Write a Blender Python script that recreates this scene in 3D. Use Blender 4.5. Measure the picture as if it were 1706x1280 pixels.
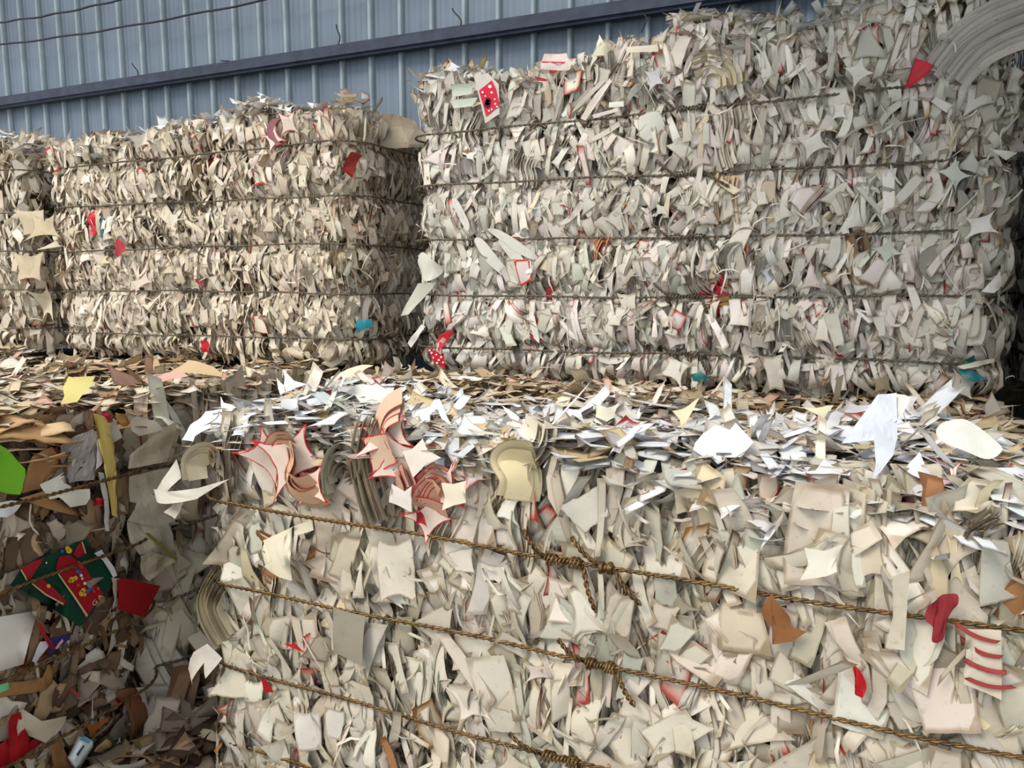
import bpy, bmesh, math, random
import numpy as np
from mathutils import Vector, Matrix

# ------------------------------------------------------------------ camera, sky, sun, exposure
for o in list(bpy.data.objects):
    bpy.data.objects.remove(o, do_unlink=True)
scene = bpy.context.scene
COL = scene.collection
W, H, F = 1706, 1280, 1280.0
EYE = 1.45
YAW, PITCH = math.radians(24.5), math.radians(7.57)
cam = bpy.data.cameras.new('camera')
cam.sensor_width = 36.0
cam.lens = F / W * 36.0
cam.clip_start = 0.05
camo = bpy.data.objects.new('camera', cam)
camo.location = (0, 0, EYE)
camo.rotation_euler = (math.pi / 2 - PITCH, 0, YAW)
COL.objects.link(camo)
scene.camera = camo

world = bpy.data.worlds.new('overcast_sky')
scene.world = world
world.use_nodes = True
bg = world.node_tree.nodes['Background']
bg.inputs['Color'].default_value = (0.86, 0.93, 1.0, 1)
bg.inputs['Strength'].default_value = 1.12

sun = bpy.data.lights.new('sun', 'SUN')
sun.energy = 2.1
sun.angle = math.radians(24)
sun.color = (1.0, 0.91, 0.785)
suno = bpy.data.objects.new('sun', sun)
to_sun = Vector((-0.36, -0.75, 0.84))
suno.rotation_euler = to_sun.to_track_quat('Z', 'Y').to_euler()
suno.location = (-3, -4, 7)
COL.objects.link(suno)

scene.view_settings.view_transform = 'Standard'
scene.view_settings.look = 'None'
scene.view_settings.exposure = 0.32
scene.view_settings.gamma = 1.0
scene.view_settings.use_curve_mapping = False

# ------------------------------------------------------------------ helpers
rng = np.random.default_rng(11)
random.seed(5)
FWD = Vector((-math.sin(YAW) * math.cos(PITCH), math.cos(YAW) * math.cos(PITCH), -math.sin(PITCH)))
RGT = Vector((math.cos(YAW), math.sin(YAW), 0))
UPV = RGT.cross(FWD)
ORG = Vector((0, 0, EYE))


def on(ax, px, py, val):
    """world point where the sight line of a photo pixel meets the plane coordinate[ax] = val"""
    d = FWD + RGT * ((px - W / 2) / F) + UPV * ((H / 2 - py) / F)
    return ORG + d * ((val - ORG[ax]) / d[ax])


def lin(r, g, b):
    f = lambda c: (c / 255 / 12.92) if c / 255 <= 0.04045 else ((c / 255 + 0.055) / 1.055) ** 2.4
    return (f(r), f(g), f(b))


def tag(o, label=None, cat=None, group=None, kind=None):
    if label: o['label'] = label
    if cat: o['category'] = cat
    if group: o['group'] = group
    if kind: o['kind'] = kind
    return o


def link(name, data, parent=None, loc=None):
    o = bpy.data.objects.new(name, data)
    COL.objects.link(o)
    if parent is not None:
        o.parent = parent
    if loc is not None:
        o.location = loc
    return o


def empty(name, loc):
    o = bpy.data.objects.new(name, None)
    o.empty_display_size = 0.1
    o.location = loc
    COL.objects.link(o)
    return o


def mesh_np(name, V, Q, cols=None, rim=None, smooth=True, mat=None):
    """mesh from numpy vertices and an (n,4) or (n,3) face array"""
    me = bpy.data.meshes.new(name)
    V = np.asarray(V, dtype=np.float32)
    Q = np.asarray(Q, dtype=np.int32)
    k = Q.shape[1]
    me.vertices.add(len(V)); me.vertices.foreach_set('co', V.ravel())
    me.loops.add(Q.size); me.loops.foreach_set('vertex_index', Q.ravel())
    me.polygons.add(len(Q))
    me.polygons.foreach_set('loop_start', np.arange(0, Q.size, k, dtype=np.int32))
    if smooth:
        me.polygons.foreach_set('use_smooth', np.ones(len(Q), dtype=bool))
    if cols is not None:
        a = me.attributes.new('pcol', 'FLOAT_COLOR', 'POINT')
        c4 = np.ones((len(V), 4), dtype=np.float32); c4[:, :3] = cols
        a.data.foreach_set('color', c4.ravel())
    if rim is not None:
        a = me.attributes.new('rim', 'FLOAT', 'POINT')
        a.data.foreach_set('value', np.asarray(rim, dtype=np.float32))
    me.update(calc_edges=True)
    if mat: me.materials.append(mat)
    return me


# ------------------------------------------------------------------ materials
def mat_base(name, rough=0.75, metal=0.0):
    m = bpy.data.materials.new(name); m.use_nodes = True
    nt = m.node_tree
    b = nt.nodes['Principled BSDF']
    b.inputs['Roughness'].default_value = rough
    b.inputs['Metallic'].default_value = metal
    return m, nt, b


def N(nt, t, **kw):
    n = nt.nodes.new(t)
    for k, v in kw.items():
        setattr(n, k, v)
    return n


def mixrgb(nt, a, b, fac, mode='MIX'):
    n = N(nt, 'ShaderNodeMix', data_type='RGBA', blend_type=mode)
    for sock, v in ((n.inputs[0], fac), (n.inputs[6], a), (n.inputs[7], b)):
        if hasattr(v, 'links'):
            nt.links.new(v, sock)
        elif isinstance(v, (int, float)):
            sock.default_value = v
        else:
            sock.default_value = (*v, 1)
    return n.outputs[2]


def ramp(nt, src, stops):
    r = N(nt, 'ShaderNodeValToRGB')
    e = r.color_ramp.elements
    e[0].position, e[0].color = stops[0][0], (*stops[0][1], 1)
    e[1].position, e[1].color = stops[-1][0], (*stops[-1][1], 1)
    for p, c in stops[1:-1]:
        x = e.new(p); x.color = (*c, 1)
    nt.links.new(src, r.inputs[0])
    return r.outputs[0]


def noise(nt, scale, detail=3, coord='position', stretch=None):
    n = N(nt, 'ShaderNodeTexNoise')
    n.inputs['Scale'].default_value = scale
    n.inputs['Detail'].default_value = detail
    if coord == 'position':
        g = N(nt, 'ShaderNodeNewGeometry'); src = g.outputs['Position']
    else:
        g = N(nt, 'ShaderNodeTexCoord'); src = g.outputs['Object']
    if stretch:
        mp = N(nt, 'ShaderNodeMapping'); mp.inputs['Scale'].default_value = stretch
        nt.links.new(src, mp.inputs[0]); src = mp.outputs[0]
    nt.links.new(src, n.inputs['Vector'])
    return n.outputs['Fac']


def paper_mat(name, source, rim=None, translucent=0.03, dirt=0.42, rough=0.7):
    """paper: colour from a per-piece attribute or the object's own colour, grey handling marks, optional printed rim"""
    m, nt, b = mat_base(name, rough)
    if source == 'attr':
        a = N(nt, 'ShaderNodeAttribute', attribute_name='pcol'); col = a.outputs['Color']
    else:
        a = N(nt, 'ShaderNodeObjectInfo'); col = a.outputs['Color']
    g = (0.55, 0.53, 0.50)
    st = ramp(nt, noise(nt, 9, 5), [(0.50, (0, 0, 0)), (0.72, (1, 1, 1))])
    sf = N(nt, 'ShaderNodeMath', operation='MULTIPLY'); nt.links.new(st, sf.inputs[0]); sf.inputs[1].default_value = dirt
    col = mixrgb(nt, col, mixrgb(nt, col, g, 1.0, 'MULTIPLY'), sf.outputs[0])
    sp = ramp(nt, noise(nt, 70, 4), [(0.60, (0, 0, 0)), (0.75, (1, 1, 1))])
    s2 = N(nt, 'ShaderNodeMath', operation='MULTIPLY'); nt.links.new(sp, s2.inputs[0]); s2.inputs[1].default_value = dirt * 0.6
    col = mixrgb(nt, col, mixrgb(nt, col, (0.5, 0.47, 0.44), 1.0, 'MULTIPLY'), s2.outputs[0])
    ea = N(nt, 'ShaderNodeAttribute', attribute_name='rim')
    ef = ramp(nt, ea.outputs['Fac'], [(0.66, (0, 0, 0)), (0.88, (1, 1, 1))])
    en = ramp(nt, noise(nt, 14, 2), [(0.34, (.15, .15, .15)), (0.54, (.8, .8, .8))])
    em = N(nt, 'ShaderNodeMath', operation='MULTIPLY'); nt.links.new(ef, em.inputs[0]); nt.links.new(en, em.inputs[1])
    col = mixrgb(nt, col, mixrgb(nt, col, (0.46, 0.38, 0.28), 1.0, 'MULTIPLY'), em.outputs[0])  # grimy cut edges, also darkened to paint shadow lines between pieces
    if rim:
        ra = N(nt, 'ShaderNodeAttribute', attribute_name='rim')
        rf = ramp(nt, ra.outputs['Fac'], [(0.62, (0, 0, 0)), (0.70, (1, 1, 1))])
        col = mixrgb(nt, col, rim, rf)
    nt.links.new(col, b.inputs['Base Color'])
    b.inputs['Specular IOR Level'].default_value = 0.25
    bump = N(nt, 'ShaderNodeBump'); bump.inputs['Strength'].default_value = 0.25; bump.inputs['Distance'].default_value = 0.004
    nt.links.new(noise(nt, 38, 4), bump.inputs['Height'])
    nt.links.new(bump.outputs[0], b.inputs['Normal'])
    if translucent:
        t = N(nt, 'ShaderNodeBsdfTranslucent'); nt.links.new(col, t.inputs['Color'])
        mx = N(nt, 'ShaderNodeMixShader'); mx.inputs[0].default_value = translucent
        nt.links.new(b.outputs[0], mx.inputs[1]); nt.links.new(t.outputs[0], mx.inputs[2])
        nt.links.new(mx.outputs[0], nt.nodes['Material Output'].inputs['Surface'])
    return m


def simple_mat(name, c, rough=0.6, metal=0.0, var=0.25, scale=20, spec=0.4):
    m, nt, b = mat_base(name, rough, metal)
    lo = tuple(x * (1 - var) for x in c); hi = tuple(min(1, x * (1 + var * 0.4)) for x in c)
    nt.links.new(ramp(nt, noise(nt, scale, 4), [(0.35, lo), (0.65, hi)]), b.inputs['Base Color'])
    b.inputs['Specular IOR Level'].default_value = spec
    return m


RED = lin(176, 34, 44)
M = {}
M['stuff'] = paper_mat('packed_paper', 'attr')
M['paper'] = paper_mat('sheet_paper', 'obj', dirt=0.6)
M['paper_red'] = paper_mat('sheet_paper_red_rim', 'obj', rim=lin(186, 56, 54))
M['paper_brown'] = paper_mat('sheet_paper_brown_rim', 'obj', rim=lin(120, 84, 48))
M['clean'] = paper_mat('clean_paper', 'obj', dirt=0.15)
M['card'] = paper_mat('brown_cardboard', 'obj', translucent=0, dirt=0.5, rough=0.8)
M['core'] = simple_mat('bale_core_paper', lin(96, 84, 66), 0.9, var=0.5, scale=30, spec=0.1)  # core paper darkened so the crevices between sheets look shaded
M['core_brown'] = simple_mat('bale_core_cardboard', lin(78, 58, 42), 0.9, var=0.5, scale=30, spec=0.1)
M['wire'] = simple_mat('dull_twisted_wire', lin(108, 98, 82), 0.6, 0.2, var=0.5, scale=60)
M['wire_gold'] = simple_mat('brassy_twisted_wire', lin(112, 86, 48), 0.42, 0.5, var=0.55, scale=45, spec=0.5)
M['plastic'] = paper_mat('glossy_print', 'obj', translucent=0, dirt=0.2, rough=0.35)
M['girt'] = simple_mat('dark_painted_steel', lin(50, 57, 76), 0.65, 0.1, var=0.3, scale=14)
M['cable'] = simple_mat('black_cable_rubber', lin(38, 42, 52), 0.6)

# ------------------------------------------------------------------ setting
def box_mesh(name, x0, x1, y0, y1, z0, z1, mat):
    V = [(x, y, z) for z in (z0, z1) for y in (y0, y1) for x in (x0, x1)]
    Q = [(0, 2, 3, 1), (4, 5, 7, 6), (0, 1, 5, 4), (1, 3, 7, 5), (3, 2, 6, 7), (2, 0, 4, 6)]
    return mesh_np(name, V, Q, smooth=False, mat=mat)


m, nt, b = mat_base('concrete_floor', 0.85)
nt.links.new(ramp(nt, noise(nt, 3, 6), [(0.3, lin(120, 112, 100)), (0.7, lin(168, 158, 142))]), b.inputs['Base Color'])
M['floor'] = m
fl = link('floor', box_mesh('floor', -14, 8, -8, 9, -0.1, 0, M['floor']))
tag(fl, 'dusty concrete floor under the bales', kind='structure')

M['blocker'] = simple_mat('grey_blocker_sheet', lin(104, 112, 120), 0.7, 0.0, var=0.2, scale=3)  # for the unseen parts added to block light
ce = link('ceiling_blocker', box_mesh('ceiling_blocker', -9, 2.2, 3.3, 4.6, 4.7, 4.78, M['blocker']))  # added out of view, cuts the sky light over the back
box2 = box_mesh('blocker_bay', -0.90, 2.2, 0.5, 3.3, 3.15, 3.23, M['blocker'])  # low bay added out of view to shade the tall bale's right end
link('blocker_bay', box2, ce)
tag(ce, 'unseen sheet metal cover added over the bales to cut sky light', kind='structure')
wr = link('wall_blocker_right', box_mesh('wall_blocker_right', 1.75, 1.83, 1.4, 4.3, 0, 4.7, M['blocker']))  # added out of view to dim the right side, short to spare the front
tag(wr, 'unseen grey metal wall added at the right to block sky light', kind='structure')
m, nt, b = mat_base('blue_grey_sheet_metal', 0.45, 0.15)
st = noise(nt, 1.0, 4, stretch=(60, 1, 1.2))
c1 = ramp(nt, st, [(0.30, lin(94, 108, 122)), (0.70, lin(106, 119, 132))])
c2 = ramp(nt, noise(nt, 2.2, 4), [(0.35, (0.82, 0.84, 0.86)), (0.65, (1.05, 1.05, 1.05))])
nt.links.new(mixrgb(nt, c1, c2, 1.0, 'MULTIPLY'), b.inputs['Base Color'])
bp = N(nt, 'ShaderNodeBump'); bp.inputs['Strength'].default_value = 0.08; bp.inputs['Distance'].default_value = 0.002
nt.links.new(noise(nt, 1.0, 2, stretch=(160, 1, 0.6)), bp.inputs['Height']); nt.links.new(bp.outputs[0], b.inputs['Normal'])
M['metal'] = m
M['rib'] = simple_mat('highlit_rib_metal', lin(140, 153, 160), 0.5, 0.1, var=0.18, scale=5)  # wall metal made lighter: the highlight on the rib slopes is painted in

WALL_Y, RIB, RIB0 = 4.2, 0.219, -1.337
NR0, NR1 = -32, 14
XW0, XW1 = RIB0 + NR0 * RIB, RIB0 + NR1 * RIB
wall = link('wall_back', box_mesh('wall_back', XW0, XW1, WALL_Y + 0.012, WALL_Y + 0.03, 0, 4.7, M['metal']))
tag(wall, 'blue grey ribbed sheet metal wall behind the bales', kind='structure')


def profile_strip(pts, z0, z1, mat, name):
    V = [(x, y, z) for z in (z0, z1) for (x, y) in pts]
    n = len(pts)
    Q = [(i, i + 1, n + i + 1, n + i) for i in range(n - 1)]
    return mesh_np(name, V, Q, smooth=False, mat=mat)


rib_me = profile_strip([(-0.017, 0.0), (-0.011, -0.028), (0.011, -0.028), (0.017, 0.0)], 0, 4.7, M['rib'], 'wall_rib')
pp = [(0.0, 0.0)]
for k in range(1, 5):
    xc = k * RIB / 5
    pp += [(xc - 0.007, 0), (xc - 0.003, 0.0015), (xc + 0.003, 0.0015), (xc + 0.007, 0)]
pp.append((RIB, 0))
pan_me = profile_strip(pp, 0, 4.7, M['metal'], 'wall_panel')
scr_bm = bmesh.new()
bmesh.ops.create_cone(scr_bm, cap_ends=True, segments=6, radius1=0.008, radius2=0.006, depth=0.008)
scr_me = bpy.data.meshes.new('screw'); scr_bm.to_mesh(scr_me); scr_bm.free(); scr_me.materials.append(M['girt'])
for k in range(NR0, NR1 + 1):
    x = RIB0 + k * RIB
    r = link('wall_rib', rib_me, wall, (x, WALL_Y, 0))
    if k < NR1:
        link('wall_panel', pan_me, wall, (x, WALL_Y, 0))

# girt rail across the wall, with end ties
GZ = on(1, 600, 82, WALL_Y - 0.07).z
g = bmesh.new()
bmesh.ops.create_cube(g, size=1.0)
bmesh.ops.scale(g, vec=(XW1 - XW0, 0.075, 0.088), verts=g.verts)
bmesh.ops.bevel(g, geom=[e for e in g.edges if abs(e.verts[0].co.x - e.verts[1].co.x) > 1], offset=0.018, segments=3, affect='EDGES')
gm = bpy.data.meshes.new('girt_rail'); g.to_mesh(gm); g.free(); gm.materials.append(M['girt'])
girt_root = empty('girt_rail', ((XW0 + XW1) / 2, WALL_Y - 0.066, GZ))
link('rail', gm, girt_root, (0, 0, 0))
tag(girt_root, 'dark steel rail running level across the blue metal wall', 'rail')


def tube(name, pts, r, mat, seg=6, parent=None, radii=None):
    P = np.array([tuple(p) for p in pts], dtype=float)
    n = len(P)
    T = np.gradient(P, axis=0); T /= np.linalg.norm(T, axis=1, keepdims=True) + 1e-12
    ref = np.array([0, 0, 1.0]) if abs(T[:, 2]).mean() < 0.7 else np.array([1.0, 0, 0])
    A = np.cross(T, ref); A /= np.linalg.norm(A, axis=1, keepdims=True) + 1e-12
    B = np.cross(T, A)
    rr = np.full(n, r) if radii is None else np.asarray(radii)
    th = np.linspace(0, 2 * math.pi, seg, endpoint=False)
    V = P[:, None, :] + rr[:, None, None] * (A[:, None, :] * np.cos(th)[None, :, None] + B[:, None, :] * np.sin(th)[None, :, None])
    V = V.reshape(-1, 3)
    i = np.arange(n - 1)[:, None]; j = np.arange(seg)[None, :]; j2 = (j + 1) % seg
    Q = np.stack(np.broadcast_arrays(i * seg + j, i * seg + j2, (i + 1) * seg + j2, (i + 1) * seg + j), -1).reshape(-1, 4)
    return V, Q


def tube_obj(name, pts, r, mat, parent=None, origin=(0, 0, 0), seg=6):
    V, Q = tube(name, pts, r, mat, seg)
    return link(name, mesh_np(name, V - np.array(origin), Q, mat=mat), parent, None if parent else origin)


for px, py, dx, dz in ((232, 112, -0.04, 0.09), (384, 103, -0.06, 0.015), (566, 62, 0.0, 0.12), (770, 42, -0.045, 0.10), (1075, 22, 0.0, -0.09)):
    p = on(1, px, py, WALL_Y - 0.07)
    base = Vector((p.x, WALL_Y - 0.075, GZ + (0.042 if dz > 0 else -0.042)))
    q = [base - girt_root.location + Vector((dx * t + 0.012 * math.sin(5 * t), -0.01, dz * t)) for t in np.linspace(0, 1, 7)]
    V, Q = tube('t', q, 0.0045, None, 5)
    link('tie_wire', mesh_np('tie_wire', V, Q, mat=M['cable']), girt_root)

for i, (p0, p1, lab) in enumerate((((-60, 43), (230, -8), 'upper of two thin black cables strung before the metal wall'),
                                   ((-60, 82), (480, -8), 'lower of two thin black cables strung before the metal wall'))):
    a, c = on(1, *p0, WALL_Y - 0.11), on(1, *p1, WALL_Y - 0.11)
    pts = [a.lerp(c, t) - Vector((0, 0, 0.03 * math.sin(math.pi * t) + 0.004 * math.sin(31 * t))) for t in np.linspace(-0.3, 1.6, 50)]
    o = tube_obj('cable', pts, 0.007, M['cable'], None, tuple(pts[0]))
    tag(o, lab, 'cable', 'cables before the wall')

# ------------------------------------------------------------------ paper pieces
def grid_faces(nu, nv):
    q = []
    for i in range(nv - 1):
        for j in range(nu - 1):
            a = i * nu + j
            q.append((a, a + 1, a + nu + 1, a + nu))
    return np.array(q, dtype=np.int32)


def shape_local(p, nu, nv, r):
    """p: dict of (n,) arrays -> local vertices (n, nu*nv, 3). A sheet cut, curled, creased and crumpled."""
    n = len(p['w'])
    u, v = np.meshgrid(np.linspace(-1, 1, nu), np.linspace(-1, 1, nv))
    u = u.ravel()[None]; v = v.ravel()[None]
    g = lambda k: p[k][:, None]
    x = u * g('w') / 2 * (1 - g('cx') * (1 - v * v)) * (1 + g('tp') * v)
    y = v * g('h') / 2 * (1 - g('cy') * (1 - u * u)) * (1 + g('tq') * u)
    x = x + g('sh') * y + g('bow') * y * y
    s = np.minimum(p['w'], p['h'])[:, None]
    border = (np.maximum(np.abs(u), np.abs(v)) > 0.99)
    x = x + r.normal(0, 1, x.shape) * s * g('jag') * border
    y = y + r.normal(0, 1, x.shape) * s * g('jag') * border
    ph = g('phi'); c, sn = np.cos(ph), np.sin(ph)
    t = x * c + y * sn; q = -x * sn + y * c
    k = g('k'); k = np.where(np.abs(k) < 0.05, 0.05, k)
    z = (1 - np.cos(k * t)) / k; t = np.sin(k * t) / k
    x = t * c - q * sn; y = t * sn + q * c
    cr = x * np.cos(g('psi')) + y * np.sin(g('psi')) - g('cof') * s
    z = z + g('fold') * np.maximum(cr, 0)
    z = z + g('amp') * s * np.sin((x * np.cos(3 * ph) + y * np.sin(3 * ph)) / s * 5 + ph * 7)
    return np.stack([x, y, z], -1)


def params(n, kind, r, scale=1.0):
    U = r.uniform; G = r.normal
    z = np.zeros(n)
    p = dict(cx=z.copy(), cy=z.copy(), tp=U(-.15, .15, n), tq=U(-.15, .15, n), sh=G(0, .15, n), bow=z.copy(), jag=np.full(n, .02),
             phi=U(0, 6.28, n), k=G(0, 7, n), psi=U(0, 6.28, n), cof=U(-.3, .3, n), fold=z.copy(), amp=U(0, .05, n))
    p['fold'] = np.where(U(0, 1, n) < .35, G(0, .6, n), 0)
    if kind == 'plate':
        p['w'] = U(.035, .075, n); p['h'] = U(.06, .13, n)
        p['cx'] = np.where(U(0, 1, n) < .5, U(0, .35, n), U(-.12, .05, n)); p['cy'] = np.where(U(0, 1, n) < .4, U(0, .3, n), 0)
        p['tp'] = U(-.25, .25, n); p['jag'] = np.full(n, .014)
    elif kind == 'strip':
        p['w'] = U(.011, .034, n); p['h'] = U(.07, .19, n); p['bow'] = G(0, 1.2, n)
        p['phi'] = np.where(U(0, 1, n) < .6, math.pi / 2 + G(0, .4, n), U(0, 3, n)); p['k'] = G(0, 8, n); p['tp'] = U(-.3, .3, n)
    elif kind == 'star':
        s = U(.06, .105, n); p['w'] = s; p['h'] = s * U(.85, 1.2, n)
        p['cx'] = U(.38, .55, n); p['cy'] = U(.38, .55, n); p['jag'] = np.full(n, .006); p['sh'] = G(0, .08, n); p['k'] = G(0, 9, n)
    elif kind == 'tri':
        p['w'] = U(.05, .09, n); p['h'] = U(.06, .13, n); p['tp'] = np.full(n, -.7); p['cx'] = U(.0, .4, n); p['cy'] = U(0, .3, n)
        p['jag'] = np.full(n, .008)
    elif kind == 'fan':     # curved cup-wall offcut
        p['w'] = U(.03, .05, n); p['h'] = U(.10, .18, n); p['bow'] = U(1.5, 4, n) * np.sign(G(0, 1, n)); p['jag'] = np.full(n, .008)
        p['k'] = G(0, 12, n)
    elif kind == 'shred':
        p['w'] = U(.003, .007, n); p['h'] = U(.05, .15, n); p['k'] = G(0, 22, n); p['phi'] = math.pi / 2 + G(0, .2, n); p['bow'] = G(0, 5, n)
        p['fold'] = z.copy()
    elif kind == 'chunk':   # crushed board
        p['w'] = U(.03, .10, n); p['h'] = U(.04, .12, n); p['jag'] = np.full(n, .12); p['fold'] = G(0, .8, n); p['k'] = G(0, 9, n)
        p['amp'] = U(0, .10, n); p['tp'] = U(-.6, .6, n)
    p['w'] = p['w'] * scale; p['h'] = p['h'] * scale
    p['k'] = p['k'] / scale
    return p


def frames(nrm, yaw, pitch, roll):
    """nrm (n,3) horizontal normals; turn by yaw about z, pitch up, roll in the plane -> T1,T2,N"""
    c, s = np.cos(yaw), np.sin(yaw)
    hx = nrm[:, 0] * c - nrm[:, 1] * s; hy = nrm[:, 0] * s + nrm[:, 1] * c
    cp, sp = np.cos(pitch), np.sin(pitch)
    Nn = np.stack([hx * cp, hy * cp, sp], -1)
    T1 = np.stack([-hy, hx, np.zeros_like(hx)], -1)
    T2 = np.cross(Nn, T1)
    cr, sr = np.cos(roll)[:, None], np.sin(roll)[:, None]
    return T1 * cr + T2 * sr, -T1 * sr + T2 * cr, Nn


def frames_up(n, tilt, r):
    a = r.uniform(0, 6.283, n); t = np.abs(r.normal(0, 1, n)) * tilt
    Nn = np.stack([np.sin(t) * np.cos(a), np.sin(t) * np.sin(a), np.cos(t)], -1)
    b_ = r.uniform(0, 6.283, n)
    ref = np.stack([np.cos(b_), np.sin(b_), np.zeros(n)], -1)
    T1 = ref - Nn * (ref * Nn).sum(1, keepdims=True); T1 /= np.linalg.norm(T1, axis=1, keepdims=True)
    return T1, np.cross(Nn, T1), Nn


PAL = {
    'white': [(lin(208, 200, 184), 5), (lin(196, 187, 169), 5), (lin(192, 188, 175), 3.2), (lin(198, 186, 175), 1.4), (lin(180, 169, 149), 2.8),
              (lin(200, 187, 154), .6), (lin(184, 186, 170), .9), (lin(152, 141, 122), 1.5), (lin(222, 216, 204), 1.5), (lin(172, 60, 58), .05), (lin(164, 118, 80), .08)],
    'cool': [(lin(218, 212, 200), 5), (lin(206, 201, 190), 5), (lin(200, 199, 188), 3), (lin(212, 201, 196), 1.8), (lin(192, 184, 172), 2),
             (lin(196, 200, 186), 1.0), (lin(164, 157, 144), 1.2), (lin(230, 226, 218), 2), (lin(210, 195, 164), .4), (lin(176, 60, 66), .05)],
    'warm': [(lin(220, 208, 188), 5), (lin(211, 198, 177), 5), (lin(208, 201, 184), 2.5), (lin(214, 200, 186), 2.0), (lin(197, 183, 160), 2.2),
             (lin(214, 198, 164), .6), (lin(172, 157, 134), 1.0), (lin(232, 224, 209), 1.8), (lin(176, 66, 66), .04)],
    'top': [(lin(232, 235, 240), 7), (lin(224, 225, 226), 4), (lin(222, 214, 200), 3), (lin(226, 206, 190), 1), (lin(206, 186, 146), 1.2), (lin(204, 200, 190), 2)],  # white scraps, with some of the sky light on the tops put into the colour
    'topwarm': [(lin(220, 208, 188), 4), (lin(206, 190, 164), 4), (lin(188, 166, 130), 2.5), (lin(226, 220, 208), 2), (lin(200, 160, 140), 1), (lin(150, 124, 92), 1.5)],
    'brown': [(lin(120, 94, 70), 3.5), (lin(146, 120, 92), 3.5), (lin(168, 140, 106), 2.2), (lin(96, 76, 60), 2.5), (lin(178, 164, 144), 3), (lin(204, 196, 180), 2),
              (lin(136, 122, 106), 3), (lin(74, 60, 50), 1.2), (lin(150, 40, 44), .12), (lin(80, 100, 86), .12)],
    'tan': [(lin(196, 156, 108), 3), (lin(176, 134, 90), 3), (lin(212, 182, 136), 2), (lin(150, 108, 72), 2)],
}


def pick(pal, n, r, var=.06):
    c = np.array([a for a, _ in PAL[pal]]); w = np.array([b for _, b in PAL[pal]]); w = w / w.sum()
    keep = c.max(1) / (c.min(1) + 1e-6) < 2.2          # near-white papers differ only a little from one another
    mean = (c[keep] * w[keep, None]).sum(0) / w[keep].sum()
    if pal in ('white', 'cool', 'warm'): c = np.where(keep[:, None], mean + (c - mean) * .8, c)
    out = c[r.choice(len(c), n, p=w)] * (1 + r.normal(0, var, (n, 1))) * (1 + r.normal(0, .015, (n, 3)))
    return np.clip(out, .01, .95)


GU, GV = 5, 5
GQ = grid_faces(GU, GV)
_gu, _gv = np.meshgrid(np.linspace(-1, 1, GU), np.linspace(-1, 1, GV))
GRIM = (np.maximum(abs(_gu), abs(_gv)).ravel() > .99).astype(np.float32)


class Pile:
    """collects many small pieces for one 'stuff' mesh"""
    def __init__(s): s.V, s.C = [], []

    def add(s, p, pos, fr, col, r, rimfrac=0.0, press=None, give=.12, ceil=None):
        L = shape_local(p, GU, GV, r)
        T1, T2, Nn = fr
        Wd = pos[:, None, :] + L[..., 0:1] * T1[:, None, :] + L[..., 1:2] * T2[:, None, :] + L[..., 2:3] * Nn[:, None, :]
        if press is not None:      # baled under pressure: whatever stood proud of the face is pushed flat against it
            S0, n0, tol, bz = press
            d = ((Wd - S0[:, None, :]) * n0[:, None, :]).sum(-1)
            ex = np.maximum(d - tol[:, None] - (bz(Wd[..., 2]) - bz(S0[:, 2])[:, None]), 0)
            Wd = Wd - n0[:, None, :] * (ex * (1 - give))[..., None]
        if ceil is not None:
            ez = np.maximum(Wd[..., 2] - ceil[:, None], 0)
            Wd[..., 2] -= ez * .75
        C = np.repeat(col[:, None, :], GU * GV, 1)
        if rimfrac:
            u, v = np.meshgrid(np.linspace(-1, 1, GU), np.linspace(-1, 1, GV))
            bd = (np.maximum(abs(u), abs(v)).ravel() > .99)
            sel = r.uniform(0, 1, len(col)) < rimfrac
            rc = np.array([lin(176, 60, 56), lin(150, 110, 60), lin(110, 84, 66)])[r.choice(3, len(col), p=[.45, .25, .3])]
            C[np.ix_(sel, bd)] = rc[sel][:, None, :]
        s.V.append(Wd.reshape(-1, 3)); s.C.append(C.reshape(-1, 3))

    def build(s, name, parent, mat):
        V = np.concatenate(s.V); C = np.concatenate(s.C)
        n = len(V) // (GU * GV)
        Q = (GQ[None] + (np.arange(n) * GU * GV)[:, None, None]).reshape(-1, 4)
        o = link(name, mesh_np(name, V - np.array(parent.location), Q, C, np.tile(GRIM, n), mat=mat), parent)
        o['kind'] = 'stuff'
        return o


# shared meshes for the separately placed sheets (unit: metres, scaled a little per copy)
VAR = {}
rv = np.random.default_rng(77)
IU, IV = 6, 5
IQ = grid_faces(IU, IV)
_u, _v = np.meshgrid(np.linspace(-1, 1, IU), np.linspace(-1, 1, IV))
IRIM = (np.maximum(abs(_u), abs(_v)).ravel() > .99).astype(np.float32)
for kind, cnt in (('plate', 26), ('strip', 18), ('star', 20), ('tri', 12), ('fan', 10), ('chunk', 24)):
  for fl_ in (False, True):
    pv = params(cnt, kind, rv)
    if fl_:
        pv['k'] *= .4; pv['amp'] *= .6; pv['fold'] *= .35
    L = shape_local(pv, IU, IV, rv)
    for mk in (('paper', 'paper_red', 'paper_brown') if kind in ('star', 'plate', 'fan') else (('card',) if kind == 'chunk' else ('paper',))):
        VAR[kind, mk, fl_] = [mesh_np(kind + '_offcut', L[i], IQ, None, IRIM, mat=M[mk]) for i in range(cnt)]
NAMES = {'plate': 'paper_sheet', 'strip': 'paper_strip', 'star': 'star_offcut', 'tri': 'pointed_offcut', 'fan': 'curved_offcut', 'chunk': 'cardboard_piece'}


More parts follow.
